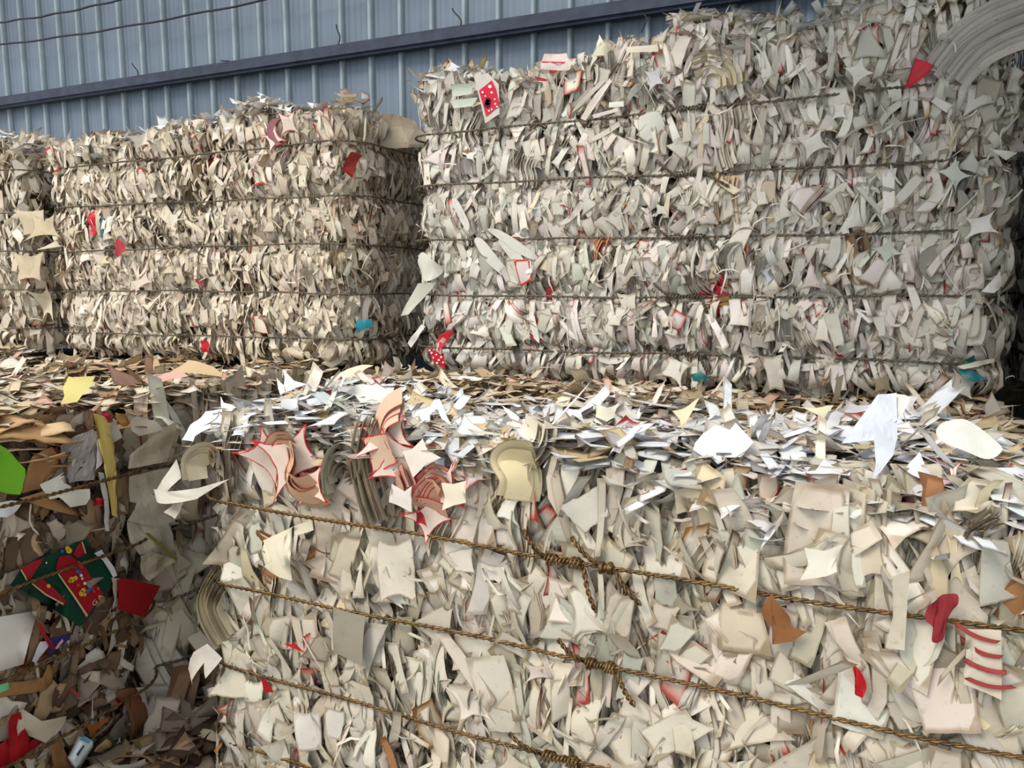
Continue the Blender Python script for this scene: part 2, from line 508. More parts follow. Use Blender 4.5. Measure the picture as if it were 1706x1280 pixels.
def put_sheets(root, kinds, pos, fr, cols, r, scale=1.0, redfrac=.05, flat=None):
    T1, T2, Nn = fr
    rl = np.array(root.location)
    for i in range(len(pos)):
        kd = kinds[i]
        mk = 'paper'
        if kd == 'chunk': mk = 'card'
        elif kd in ('star', 'plate', 'fan') and r.uniform() < redfrac:
            mk = 'paper_red' if r.uniform() < .6 else 'paper_brown'
        lst = VAR[kd, mk, bool(flat is not None and flat[i])]
        o = bpy.data.objects.new(NAMES[kd], lst[int(r.integers(len(lst)))])
        COL.objects.link(o); o.parent = root
        s = scale * r.uniform(.85, 1.25)
        mtx = Matrix.Identity(4)
        for a in range(3):
            mtx[a][0], mtx[a][1], mtx[a][2], mtx[a][3] = T1[i, a] * s, T2[i, a] * s, Nn[i, a] * s, pos[i, a] - rl[a]
        o.matrix_basis = mtx
        o.color = (*cols[i], 1)


class Field:
    def __init__(s, r, f=3.0, n=7):
        s.a = r.normal(0, f, (n, 2)); s.p = r.uniform(0, 6.28, n); s.n = n

    def __call__(s, a, b):
        return np.sin(np.multiply.outer(a, s.a[:, 0]) + np.multiply.outer(b, s.a[:, 1]) + s.p).sum(-1) / math.sqrt(s.n / 2)


class Bale:
    def __init__(s, label, x0, x1, y0, y1, z0, z1, wires, seed, top=None, bulge=.03, core='core', rad=.10, group='wire-tied paper bales'):
        s.x0, s.x1, s.y0, s.y1, s.z0, s.z1 = x0, x1, y0, y1, z0, z1
        s.r = np.random.default_rng(seed)
        s.wires = sorted(wires); s.bulge = bulge
        s.top = top or (lambda x: 0 * x)
        s.root = empty('paper_bale', ((x0 + x1) / 2, (y0 + y1) / 2, z0))
        tag(s.root, label, 'paper bale', group)
        # rounded rectangle in plan, starting at the front left corner, running along the front
        pts, nr = [], []
        cs = [(x1 - rad, y0 + rad, -90), (x1 - rad, y1 - rad, 0), (x0 + rad, y1 - rad, 90), (x0 + rad, y0 + rad, 180)]
        seq = []
        for cx, cy, a0 in cs:
            for t in np.linspace(0, 90, 10):
                a = math.radians(a0 + t)
                seq.append((cx + rad * math.cos(a), cy + rad * math.sin(a), math.cos(a), math.sin(a)))
        seq = seq[-1:] + seq[:-1] + seq[-1:]
        seq = np.array(seq)
        d = np.concatenate([[0], np.cumsum(np.linalg.norm(np.diff(seq[:, :2], axis=0), axis=1))])
        s.seq, s.d, s.L = seq, d, d[-1]
        s.f1 = Field(s.r, 4); s.f2 = Field(s.r, 9); s.f3 = Field(s.r, 5)
        s.core(core)
        s.pile = Pile()

    def per(s, a):
        a = np.mod(a, s.L)
        c = [np.interp(a, s.d, s.seq[:, k]) for k in range(4)]
        n = np.stack(c[2:], -1); n /= np.linalg.norm(n, axis=-1, keepdims=True)
        return np.stack(c[:2], -1), n

    def bz(s, z):
        br = np.array([s.z0] + s.wires + [s.z1 + .1])
        i = np.clip(np.searchsorted(br, z) - 1, 0, len(br) - 2)
        f = np.clip((z - br[i]) / (br[i + 1] - br[i]), 0, 1)
        return s.bulge * np.sin(math.pi * f) ** .6

    def off(s, a, z):
        br = np.array([s.z0] + s.wires + [s.z1])
        i = np.clip(np.searchsorted(br, z) - 1, 0, len(br) - 2)
        f = np.clip((z - br[i]) / (br[i + 1] - br[i]), 0, 1)
        b = s.bulge * (np.sin(math.pi * f) ** .6 - .5)
        top = np.clip((z - (s.z1 - .10)) / .10, 0, 1.3)
        bot = np.clip(((s.z0 + .07) - z) / .07, 0, 1)
        return b - .06 * top ** 2 - .03 * bot ** 2 + .012 * s.f1(a, z)

    def surf(s, a, z, depth=0.0):
        xy, n = s.per(a)
        o = s.off(a, z) + depth
        P = np.stack([xy[:, 0] + n[:, 0] * o, xy[:, 1] + n[:, 1] * o, z], -1)
        t = np.clip((z - (s.z1 - .35)) / .35, 0, 1.2)
        P[:, 2] += t * s.top(P[:, 0])
        return P, np.stack([n[:, 0], n[:, 1], np.zeros(len(n))], -1)

    def core(s, mat):
        na = 64; zs = np.concatenate([np.linspace(s.z0, s.z1 - .07, 30)])
        V = []
        a = np.linspace(0, s.L, na, endpoint=False)
        for z in zs:
            P, _ = s.surf(a, np.full(na, z), -.075)
            V.append(P)
        V = np.concatenate(V)
        nz = len(zs)
        i = np.arange(nz - 1)[:, None]; j = np.arange(na)[None]; j2 = (j + 1) % na
        Q = np.stack(np.broadcast_arrays(i * na + j, i * na + j2, (i + 1) * na + j2, (i + 1) * na + j), -1).reshape(-1, 4)
        top = V[-na:]; cen = top.mean(0)
        # top cap: rings shrinking to the centre
        rings = []
        for t in (.3, .6, .85, .98):
            rg = top * (1 - t) + cen * t
            rg[:, 2] = s.z1 - .07 + s.top(rg[:, 0])
            rings.append(rg)
        Va = np.concatenate([V] + rings)
        extra = []
        b0 = (nz - 1) * na
        for k in range(4):
            c0 = b0 if k == 0 else len(V) + (k - 1) * na; c1 = len(V) + k * na
            for jj in range(na):
                extra.append((c0 + jj, c0 + (jj + 1) % na, c1 + (jj + 1) % na, c1 + jj))
        Q = np.concatenate([Q, np.array(extra)])
        link('packed_core', mesh_np('packed_core', Va - np.array(s.root.location), Q, mat=M[mat]), s.root)

    def ztop(s, P):
        return s.z1 + s.top(P[:, 0]) + .015

    # ---- dressing of the upright faces between arc a0 and a1
    def sample(s, n, a0, a1, zlo=None, zhi=None):
        zlo = s.z0 + .01 if zlo is None else zlo; zhi = s.z1 + .01 if zhi is None else zhi
        na = max(1, int(math.sqrt(n * (a1 - a0) / (zhi - zlo)))); nz = max(1, int(math.ceil(n / na)))
        A, Z = np.meshgrid((np.arange(na) + .5) / na, (np.arange(nz) + .5) / nz)
        A = A.ravel() + s.r.uniform(-.6, .6, A.size) / na; Z = Z.ravel() + s.r.uniform(-.6, .6, Z.size) / nz
        k = s.r.permutation(A.size)[:n]
        return a0 + A[k] * (a1 - a0), zlo + np.clip(Z[k], 0, 1) * (zhi - zlo)

    def face(s, a0, a1, pal, deep=500, clusters=500, outer=400, shreds=200, ind=250, scale=1.0, flat=.5, kinds=None, redfrac=.05, rim=.05, loose=.10, indscale=1.0,
             mixd=('plate', 'strip', 'star', 'tri', 'fan'), mixw=(.34, .48, .05, .06, .07), zlo=None, stack=.10):
        r = s.r
        D = math.radians
        # deep backing sheets
        a, z = s.sample(deep, a0, a1, zlo, s.z1 - .07)
        P, n = s.surf(a, z, -.05)
        s.pile.add(params(len(a), mixd[0], r, scale * 1.35), P, frames(n, r.normal(0, D(18), len(a)), r.normal(0, D(14), len(a)), r.uniform(0, 6.28, len(a))),
                   pick(pal, len(a), r), r, press=(P, n, np.full(len(a), -.01), s.bz), ceil=s.ztop(P) - .05)
        # clusters of flakes: stacks pressed edge-on or aslant into the face
        a, z = s.sample(clusters, a0, a1, zlo)
        m = np.clip(r.geometric(.38, len(a)), 1, 9) + np.where(r.uniform(0, 1, len(a)) < stack, r.integers(5, 11, len(a)), 0)
        base_yaw = D(68) * np.tanh(1.3 * s.f2(a, z)) + r.normal(0, D(20), len(a))
        pit = r.normal(0, D(14), len(a)); rol = r.normal(0, D(14), len(a)) + np.where(r.uniform(0, 1, len(a)) < .18, r.uniform(-1.5, 1.5, len(a)), 0)
        kd = r.choice(len(mixd), len(a), p=mixw)
        dep = r.uniform(-.03, .004, len(a))
        basecol = pick(pal, len(a), r)
        for q, kname in enumerate(mixd):
            sel = np.where(kd == q)[0]
            if not len(sel): continue
            p0 = params(len(sel), kname, r, scale)
            rep = np.repeat(np.arange(len(sel)), m[sel])
            idx = sel[rep]
            ordn = np.concatenate([np.arange(c) for c in m[sel]]) - np.repeat((m[sel] - 1) / 2, m[sel])
            p = {k: v[rep].copy() for k, v in p0.items()}
            nn = len(rep)
            p['w'] *= r.uniform(.92, 1.06, nn); p['h'] *= r.uniform(.92, 1.06, nn); p['k'] *= r.uniform(.8, 1.2, nn)
            yaw = base_yaw[idx] + ordn * r.normal(0, D(2.5), len(sel))[rep] + r.normal(0, D(2), nn)
            P, n = s.surf(a[idx], z[idx], 0)
            fr = frames(n, yaw, pit[idx] + r.normal(0, D(1.5), nn), rol[idx] + r.normal(0, D(3), nn))
            P0 = P
            wv = np.maximum(p['w'] * np.abs(np.cos(rol[idx])), p['h'] * np.abs(np.sin(rol[idx])))
            P = P + n * (dep[idx] - wv * .46 * np.abs(np.sin(yaw)))[:, None] + fr[2] * (ordn * r.uniform(.0018, .0055, len(sel))[rep])[:, None]
            s.pile.add(p, P, fr, np.clip(basecol[idx] * (1 + r.normal(0, .04, (nn, 1))), .01, .95), r, rim,
                       press=(P0, n, r.uniform(-.030, .008, len(sel))[rep] + ordn * .0006, s.bz), ceil=s.ztop(P0))
        # outer loose scraps
        a, z = s.sample(outer, a0, a1, zlo)
        kd = r.choice(len(mixd), len(a), p=mixw)
        P, n = s.surf(a, z, 0)
        yaw = r.normal(0, D(30), len(a)); pit = r.normal(0, D(15), len(a)); rol = r.normal(0, D(22), len(a))
        fr = frames(n, yaw, pit, rol)
        P0 = P
        P = P + n * r.uniform(-.015, .006, len(a))[:, None]
        tol = r.uniform(-.016, .010, len(a)) + np.where(r.uniform(0, 1, len(a)) < .05, .03, 0)
        col = pick(pal, len(a), r)
        for q, kname in enumerate(mixd):
            k = np.where(kd == q)[0]
            if len(k): s.pile.add(params(len(k), kname, r, scale * .8), P[k], tuple(f[k] for f in fr), col[k], r, rim, press=(P0[k], n[k], tol[k], s.bz), ceil=s.ztop(P0[k]))
        if shreds:
            a, z = s.sample(shreds, a0, a1, zlo)
            P, n = s.surf(a, z, .006)
            s.pile.add(params(len(a), 'shred', r, scale), P, frames(n, r.normal(0, .5, len(a)), r.normal(0, .3, len(a)), r.normal(0, .9, len(a))), pick(pal, len(a), r), r, press=(P, n, np.full(len(a), .010), s.bz), ceil=s.ztop(P))
        # sheets that can be picked out one by one
        if ind:
            a, z = s.sample(ind, a0, a1, zlo, s.z1 - .045)
            kk = kinds or (['plate'] * 46 + ['strip'] * 26 + ['star'] * 13 + ['tri'] * 7 + ['fan'] * 8)
            ks = [kk[int(r.integers(len(kk)))] for _ in range(len(a))]
            P, n = s.surf(a, z, 0)
            lo = r.uniform(0, 1, len(a)) < loose
            yaw = D(16) * np.tanh(s.f2(a, z)) + r.normal(0, D(9), len(a)) * np.where(lo, 3, 1)
            fr = frames(n, yaw, r.normal(0, D(7), len(a)) * np.where(lo, 2.5, 1), np.where([k in ('strip', 'fan', 'plate') for k in ks], r.normal(0, D(20), len(a)) + math.pi * r.integers(0, 2, len(a)), r.uniform(0, 6.28, len(a))))
            P = P + n * (r.uniform(-.014, .004, len(a)) - .03 * np.abs(np.sin(yaw)))[:, None]
            put_sheets(s.root, ks, P, fr, pick(pal, len(a), r), r, scale * indscale, redfrac, ~lo)

    # ---- litter on the top
    def litter(s, pal, n, ind=0, tilt=.30, scale=1.0, x=None, y=None, thick=.05, mixw=(.26, .36, .12, .10, .06, .10), redfrac=.05):
        r = s.r
        mixd = ('plate', 'strip', 'star', 'tri', 'fan', 'shred')
        xa, xb = x or (s.x0 + .02, s.x1 - .02); ya, yb = y or (s.y0 + .01, s.y1 - .02)

        def place(k):
            X = r.uniform(xa, xb, k); Y = r.uniform(ya, yb, k)
            edge = np.minimum(np.minimum(X - s.x0, s.x1 - X), np.minimum(Y - s.y0, s.y1 - Y))
            Z = s.z1 + s.top(X) + .022 * s.f3(X * 1.6, Y * 1.6) - .045 * np.clip(1 - edge / .09, 0, 1) ** 2
            return np.stack([X, Y, Z], -1)
        kd = r.choice(6, n, p=mixw)
        P = place(n); P[:, 2] += r.uniform(-thick, .012, n)
        fr = frames_up(n, tilt, r)
        col = pick(pal, n, r)
        for q, kname in enumerate(mixd):
            k = np.where(kd == q)[0]
            if len(k): s.pile.add(params(len(k), kname, r, scale), P[k], tuple(f[k] for f in fr), col[k], r, .05)
        if ind:
            kk = ['plate'] * 30 + ['strip'] * 30 + ['star'] * 22 + ['tri'] * 14 + ['fan'] * 4
            ks = [kk[int(r.integers(len(kk)))] for _ in range(ind)]
            P = place(ind); P[:, 2] += r.uniform(0, .02, ind)
            put_sheets(s.root, ks, P, frames_up(ind, tilt * 1.1, r), pick(pal, ind, r), r, scale, redfrac)

    # ---- twisted binding wires
    def bind(s, a0, a1, mat, rad=.0026, outw=.012, knots=(), zj=.006, tail=True):
        r = s.r
        rl = np.array(s.root.location)
        wires = []
        for wi, wz in enumerate(s.wires):
            n = int((a1 - a0) / .009)
            a = np.linspace(a0, a1, n)
            ph = r.uniform(0, 6.28)
            z = wz + zj * np.sin(a * 2.3 + ph) + .002 * np.sin(a * 11 + ph)
            xy, nn = s.per(a)
            o = outw + .003 * np.sin(a * 5 + ph) + .006 * s.f1(a * .5, z * .2)
            P = np.stack([xy[:, 0] + nn[:, 0] * o, xy[:, 1] + nn[:, 1] * o, z], -1)
            Nn = np.stack([nn[:, 0], nn[:, 1], np.zeros(n)], -1); Z = np.array([0, 0, 1.0])
            V, Q, base = [], [], 0
            for sgn in (0, 1):
                th = 2 * math.pi * (a - a0) / .036 + sgn * math.pi
                S = P + rad * .95 * (np.cos(th)[:, None] * Nn + np.sin(th)[:, None] * Z)
                v, q = tube('w', S, rad, None, 5)
                V.append(v); Q.append(q + base); base += len(v)
            w = link('binding_wire', mesh_np('binding_wire', np.concatenate(V) - rl, np.concatenate(Q), mat=M[mat]), s.root)
            wires.append((w, a, P, Nn))
        for wi, ka, length in knots:
            w, a, P, Nn = wires[wi]
            j = int(np.argmin(abs(a - ka)))
            V, Q, base = [], [], 0
            span = int(length / .009)
            seg = np.arange(max(0, j - span // 2), min(len(a), j + span // 2))
            T = P[seg[-1]] - P[seg[0]]; T /= np.linalg.norm(T)
            for sgn in (0, 1):            # wrapped coil round the wire
                tt = np.linspace(0, 1, 60)
                C = np.stack([np.interp(tt, np.linspace(0, 1, len(seg)), P[seg, c]) for c in range(3)], -1)
                th = 2 * math.pi * tt * 5 + sgn * math.pi
                rr = rad * (2.8 + 1.2 * np.sin(tt * 9 + sgn))
                S = C + rr[:, None] * (np.cos(th)[:, None] * Nn[j] + np.sin(th)[:, None] * np.array([0, 0, 1.0])) + Nn[j] * rad
                v, q = tube('k', S, rad * .95, None, 5); V.append(v); Q.append(q + base); base += len(v)
            for sgn in (-1, 1):           # twisted tails leaving the knot
                st = P[seg[0] if sgn < 0 else seg[-1]]
                dr = T * sgn * r.uniform(.3, 1) + np.array([0, 0, 1.0]) * (-sgn) * r.uniform(.4, 1.0) + Nn[j] * .15
                dr /= np.linalg.norm(dr); ln = r.uniform(.05, .10)
                for tw in (0, 1):
                    tt = np.linspace(0, 1, 22)
                    th = 2 * math.pi * tt * 3 + tw * math.pi
                    C = st + dr * (tt * ln)[:, None] + Nn[j] * (.012 * np.sin(tt * 3))[:, None]
                    S = C + rad * 1.1 * (np.cos(th)[:, None] * Nn[j] + np.sin(th)[:, None] * np.cross(dr, Nn[j]))
                    v, q = tube('k', S, rad * .95, None, 5); V.append(v); Q.append(q + base); base += len(v)
            link('wire_knot', mesh_np('wire_knot', np.concatenate(V) - rl, np.concatenate(Q), mat=M[mat]), w)

    def finish(s):
        if s.pile.V: s.pile.build('packed_scraps', s.root, M['stuff'])


# ------------------------------------------------------------------ the bales
UW = [1.215, 1.405, 1.595, 1.79, 1.985]          # wire heights, upper tier
LW = [.045, .24, .455, .675, .89]                 # wire heights, lower tier


def topR(x):
    return .03 * np.sin(x * 7) + np.where(x > -.60, .075, 0) + np.where(x > -.22, .02 * np.sin(x * 9 + 1), 0) - .05 * np.exp(-((x + .19) / .035) ** 2) + .03 * np.clip((x + .1) / .4, 0, 1)


def topM(x):
    return .025 * np.sin(x * 5 + 1.0) + .02 * np.sin(x * 13) - .05 * np.clip((-3.2 - x) / .35, 0, 1)


A = Bale('large foreground bale of pale paper offcuts bound with brassy twisted wires', -1.55, .36, 1.44, 2.38, 0, 1.09, LW, 1, bulge=.038,
         top=lambda x: .012 * np.sin(x * 8))
A.face(-.12, 1.98, 'white', deep=620, clusters=1700, outer=700, shreds=160, ind=300, scale=1.28, rim=.05, redfrac=.03, zlo=.05)
A.litter('top', 2700, ind=190, tilt=.24, scale=.95, thick=.06, y=(1.44, 2.05))
A.litter('topwarm', 1100, ind=90, tilt=.18, scale=.9, thick=.06, y=(1.95, 2.37))  # browner scraps, partly painting in the shade at the back of the top
A.bind(-.5, 2.2, 'wire_gold', rad=.0029, outw=.014, knots=((4, .93, .10), (3, 1.01, .08), (2, .93, .09), (4, 1.02, .05)))
A.finish()

R = Bale('tall bale of pale paper offcuts on the upper tier at right', -1.555, .345, 2.51, 3.6, 1.125, 2.20, UW, 2, top=topR, bulge=.055, rad=.11)
R.face(-.25, 2.05, 'cool', deep=650, clusters=3400, outer=1200, shreds=300, ind=300, scale=.85, rim=.05, redfrac=.03)
R.litter('top', 1500, ind=110, tilt=.30, scale=.85, thick=.05, y=(2.5, 3.3))
R.bind(-.6, 2.4, 'wire', rad=.0026, outw=.012, knots=((0, .93, .12), (1, .93, .12), (2, .93, .14), (3, .93, .12), (4, .93, .12)))
R.finish()

Mb = Bale('wide warm-toned paper bale left of the dark gap on the upper tier', -3.60, -1.82, 2.51, 3.6, 1.125, 2.13, UW, 3, top=topM, bulge=.05, rad=.13)
Mb.face(-.15, 2.45, 'warm', deep=650, clusters=3600, outer=1300, shreds=300, ind=300, scale=.76, rim=.05, redfrac=.05)
Mb.litter('top', 1300, ind=100, tilt=.28, scale=.8, thick=.05, y=(2.5, 3.3))
Mb.bind(-.5, 2.6, 'wire', rad=.0024, outw=.016, knots=((0, .75, .1), (1, .8, .1), (2, .78, .1), (3, .75, .1), (4, .62, .1)))
Mb.finish()

Lb = Bale('cream paper bale cut off by the left edge on the upper tier', -5.5, -3.74, 2.50, 3.6, 1.125, 2.16, UW, 4, bulge=.03)
Lb.face(.2, 2.25, 'warm', deep=420, clusters=1100, outer=500, shreds=150, ind=160, scale=.85, rim=.03, redfrac=.03)
Lb.litter('top', 800, ind=60, tilt=.45, scale=.9, thick=.05, x=(-4.9, -3.7), y=(2.5, 3.2))
Lb.bind(-.1, 2.5, 'wire', rad=.0024, outw=.016)
Lb.finish()

Cb = Bale('plain pale bale half hidden between the foreground bale and the brown bale', -3.05, -1.95, 1.62, 3.42, 0, 1.09, LW, 5, bulge=.02, group='wire-tied paper bales')
Cb.face(.95, 2.25, 'warm', deep=260, clusters=240, outer=100, shreds=30, ind=110, scale=1.7, rim=.02, redfrac=.02)
Cb.litter('topwarm', 1900, ind=150, tilt=.18, scale=.9, thick=.05, y=(1.63, 2.6))
Cb.bind(.7, 2.4, 'wire', rad=.003, outw=.008)
Cb.finish()

Bb = Bale('brown bale of crushed cardboard and bright wrappers at the lower left', -3.05, -1.95, -.2, 1.58, 0, 1.07, [.045, .24, .46, .695, .905], 6, bulge=.03, core='core_brown')
Bb.face(1.0, 3.0, 'brown', deep=420, clusters=850, outer=850, shreds=160, ind=290, scale=1.0, rim=.02, kinds=['chunk'] * 8 + ['plate'] * 2, redfrac=0,
        mixd=('plate', 'chunk', 'strip', 'tri', 'fan'), mixw=(.2, .5, .15, .1, .05), indscale=.9)
Bb.litter('topwarm', 1100, ind=90, tilt=.25, scale=1.0, thick=.05, y=(0, 1.57), x=(-3.0, -1.96))
Bb.bind(.8, 3.1, 'wire_gold', rad=.003, outw=.058)
Bb.finish()

Eb = Bale('lower bale at far left under the cream bale', -4.95, -3.12, 1.75, 3.5, 0, 1.08, LW, 8, bulge=.02)
Eb.litter('topwarm', 900, ind=80, tilt=.18, scale=.9, thick=.05, y=(1.76, 2.6), x=(-4.6, -3.1))
Eb.finish()

Gb = Bale('lower bale under the tall right bale with shaded brown litter at its front edge', -1.83, .42, 2.42, 3.55, 0, 1.09, LW, 9, bulge=.02)
Gb.face(-.1, 2.3, 'warm', deep=100, clusters=200, outer=60, shreds=0, ind=0, scale=1.0, zlo=.85)
Gb.litter('topwarm', 900, ind=80, tilt=.2, scale=.85, thick=.04, y=(2.40, 2.62))
Gb.finish()

Nl = Bale('lower bale in the dark at the far right', .52, 1.65, 1.8, 4.12, 0, 1.09, LW, 10, bulge=.02)
Nl.litter('topwarm', 200, tilt=.2, x=(.55, 1.0), y=(2.5, 3.6)); Nl.finish()
Nu = Bale('shadowed bale beyond the dark gap at the far right edge', .50, 1.65, 1.8, 4.12, 1.12, 2.2, UW, 12, bulge=.03)
Nu.face(-2.25, -.02, 'cool', deep=250, clusters=250, outer=120, shreds=60, ind=60, scale=.95)
Nu.bind(-1.9, .2, 'wire'); Nu.finish()
Nt = Bale('unseen bale added on top of the far right stack to block light', .50, 1.65, 1.8, 4.12, 2.24, 3.02, [2.4, 2.55, 2.7, 2.85], 13, bulge=.03)  # third tier added out of view to keep light off the tall bale
Nt.face(-1.85, .3, 'cool', deep=250, clusters=150, outer=60, shreds=0, ind=0, scale=1.1); Nt.finish()

# ------------------------------------------------------------------ single sheets and scraps that the photograph shows
D2 = math.radians


def sightline(px, py):
    return FWD + RGT * ((px - W / 2) / F) + UPV * ((H / 2 - py) / F)


def hit(px, py, p0, n):
    d = sightline(px, py)
    return ORG + d * ((p0 - ORG).dot(n) / d.dot(n))


def face_plane(b, face, depth):
    if face == 'y': return Vector((0, b.y0 - depth, 0)), Vector((0, -1, 0))
    if face == 'x': return Vector((b.x1 + depth, 0, 0)), Vector((1, 0, 0))
    return Vector((0, 0, b.z1 + depth)), Vector((0, 0, 1))


def smooth_outline(P, k=4):
    n = len(P); out = []
    for i in range(n):
        a, b_, c, d = P[i - 1], P[i], P[(i + 1) % n], P[(i + 2) % n]
        for t in np.linspace(0, 1, k, endpoint=False):
            out.append(.5 * ((2 * b_) + (c - a) * t + (2 * a - 5 * b_ + 4 * c - d) * t * t + (3 * b_ - a - 3 * c + d) * t ** 3))
    return out


def outline(name, pts, plane, col, mat='paper', parent=None, bend=0.0, crump=.004, tilt=(0, 0), thick=.0007, smooth=False, label=None, axis=0.0, cuts=2, rim=None, facet=0.0):
    """a flat-cut piece: outline on a plane, then bent, crumpled and given thickness"""
    p0, n = plane
    P = [hit(x, y, p0, n) for x, y in pts]
    if smooth: P = smooth_outline(P)
    cen = sum(P, Vector()) / len(P)
    ex = Vector((0, 0, 1)).cross(n)
    ex = Vector((1, 0, 0)) if ex.length < .3 else ex.normalized()
    ey = n.cross(ex)
    bm = bmesh.new()
    f = bm.faces.new([bm.verts.new(p - cen) for p in P])
    bnd = set()
    bmesh.ops.triangulate(bm, faces=[f])
    bmesh.ops.subdivide_edges(bm, edges=bm.edges[:], cuts=cuts, use_grid_fill=True)
    size = max((p - cen).length for p in P)
    ph = (hash(name) % 7) + cen.x * 17 + cen.z * 29
    ca, sa = math.cos(axis), math.sin(axis)
    for v in bm.verts:
        x, y = v.co.dot(ex), v.co.dot(ey)
        q = (x * ca + y * sa) / size
        d = bend * size * (.35 - q * q) + tilt[0] * x + tilt[1] * y
        d += crump * (math.sin(x / size * 4 + ph) + math.sin(y / size * 5.3 + 2 * ph) + .6 * math.sin((x + y) / size * 8 + ph))
        if facet:
            for th_, fq in ((.3, 2.3), (1.4, 1.7), (2.3, 3.1)):
                d += facet * size * abs(((x * math.cos(th_ + ph) + y * math.sin(th_ + ph)) / size * fq + ph) % 2 - 1)
        v.co += n * d
    bmesh.ops.recalc_face_normals(bm, faces=bm.faces[:])
    me = bpy.data.meshes.new(name); bm.to_mesh(me); bm.free()
    me.polygons.foreach_set('use_smooth', np.full(len(me.polygons), not facet, dtype=bool))
    me.materials.append(M[mat])
    o = link(name, me)
    if thick > .002:
        so = o.modifiers.new('thickness', 'SOLIDIFY'); so.thickness = thick; so.offset = 0
    o.color = (*lin(*col), 1)
    if parent is not None:
        o.parent = parent
        w = Vector((0, 0, 0))
        q = parent
        while q is not None:
            w += q.location; q = q.parent
        o.location = cen - w
    else:
        o.location = cen
    if label: o['label'] = label
    return o


def single(name, b, px, py, wpx, hpx, kind, col, mat='paper', face='y', depth=.012, roll=0, yaw=0, pitch=0, seed=1, label=None, plane=None, k=None, nu=12, nv=10, count=1, gap=.004,
           fan=0.0, parent=None, **kw):
    """one cut sheet (or a stack of count of them, each its own part) of a given kind, sized from the photograph"""
    r = np.random.default_rng(seed)
    p0, n = plane or face_plane(b, face, depth)
    c = hit(px, py, p0, n)
    sw = (hit(px + 20, py, p0, n) - hit(px - 20, py, p0, n)).length / 40
    sh = (hit(px, py + 20, p0, n) - hit(px, py - 20, p0, n)).length / 40
    p = params(1, kind, r)
    p['w'] = np.array([wpx * sw]); p['h'] = np.array([hpx * sh]); p['sh'] *= .3
    p['k'] = np.array([k]) if k is not None else p['k'] * .6
    for q, v in kw.items(): p[q] = np.array([float(v)])
    u, v = np.meshgrid(np.linspace(-1, 1, nu), np.linspace(-1, 1, nv))
    rim = np.clip((np.maximum(abs(u), abs(v)).ravel() - .6) / .4, 0, 1)
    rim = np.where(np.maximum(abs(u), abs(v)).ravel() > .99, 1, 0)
    nn = np.array([tuple(n)])
    base = b.root if b else None
    out = []
    for i in range(count):
        j = i - (count - 1) / 2
        pi = {q: v.copy() for q, v in p.items()}
        pi['k'] = pi['k'] * r.uniform(.85, 1.15); pi['w'] *= r.uniform(.94, 1.04); pi['h'] *= r.uniform(.94, 1.04)
        L = shape_local(pi, nu, nv, r)[0]
        T1, T2, Nn = frames(nn, np.array([D2(yaw + fan * j)]), np.array([D2(pitch)]), np.array([D2(roll + fan * j * .4)]))
        Wd = L[:, 0:1] * T1 + L[:, 1:2] * T2 + (L[:, 2:3] + j * gap) * Nn
        cc = np.array(col) * (1 + r.normal(0, .03 if count > 1 else 0))
        o = link(name, mesh_np(name, Wd, grid_faces(nu, nv), None, rim, mat=M[mat]), parent or base)
        o.location = c - (Vector(base.location) if base else Vector())
        o.color = (*lin(*np.clip(cc, 0, 255)), 1)
        if label: o['label'] = label
        out.append(o)
    return out


def ribbon(name, b, pts, depth, width, col, count=1, gap=.006, mat='paper', face='y', shrink=0.0, seed=1, rim=None, twist=0.0):
    """sheets seen edge-on: a line in the face, drawn back into the bale; count of them nested or side by side"""
    r = np.random.default_rng(seed)
    p0, n = face_plane(b, face, depth)
    P = [hit(x, y, p0, n) for x, y in pts]
    Q_ = []
    m = len(P)
    for i in range(m - 1):
        a, b_, c, d = P[max(i - 1, 0)], P[i], P[i + 1], P[min(i + 2, m - 1)]
        for t in np.linspace(0, 1, 5, endpoint=False):
            Q_.append(.5 * ((2 * b_) + (c - a) * t + (2 * a - 5 * b_ + 4 * c - d) * t * t + (3 * b_ - a - 3 * c + d) * t ** 3))
    Q_.append(P[-1])
    P = np.array([tuple(q) for q in Q_])
    cen = P.mean(0)
    T = np.gradient(P, axis=0); T /= np.linalg.norm(T, axis=1, keepdims=True)
    nn = np.array(tuple(n)); S = np.cross(T, nn)
    k = len(P); nw = 7
    for i in range(count):
        j = i - (count - 1) / 2
        C = cen + (P - cen) * (1 - shrink * i) + S * (j * gap if not shrink else 0) + r.normal(0, .0012, 3) + S * r.normal(0, gap * .28)
        C = C + S * (.0015 * np.sin(np.linspace(0, r.uniform(2, 7), k) + r.uniform(0, 6)))[:, None]
        tl = T[0] * r.normal(0, .006)
        C = C + tl
        out = r.uniform(-.018, .002)
        V = np.concatenate([C - nn * (width * q / (nw - 1) - out) + S * (twist * width * q / (nw - 1)) for q in range(nw)])
        G = np.array([(q * k + a, q * k + a + 1, (q + 1) * k + a + 1, (q + 1) * k + a) for q in range(nw - 1) for a in range(k - 1)])
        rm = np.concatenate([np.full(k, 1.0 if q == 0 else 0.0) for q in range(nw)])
        o = link(name, mesh_np(name, V - cen, G, None, rm, mat=M[mat]), b.root)
        o.location = Vector(cen) - b.root.location
        o.color = (*lin(*np.clip(np.array(col) * (1 + r.normal(0, .04)), 0, 255)), 1)


def sub(pts, ox, oy, sc):
    return [(ox + x * sc, oy + y * sc) for x, y in pts]


S1 = 600 / 1706; S2 = 300 / 1706; S3 = 200 / 1706
WHT, CRM, GRY, GRN = (216, 212, 204), (206, 196, 176), (176, 170, 158), (196, 202, 190)
REDC, TEAL, KRAFT = (168, 32, 42), (36, 112, 116), (128, 84, 50)


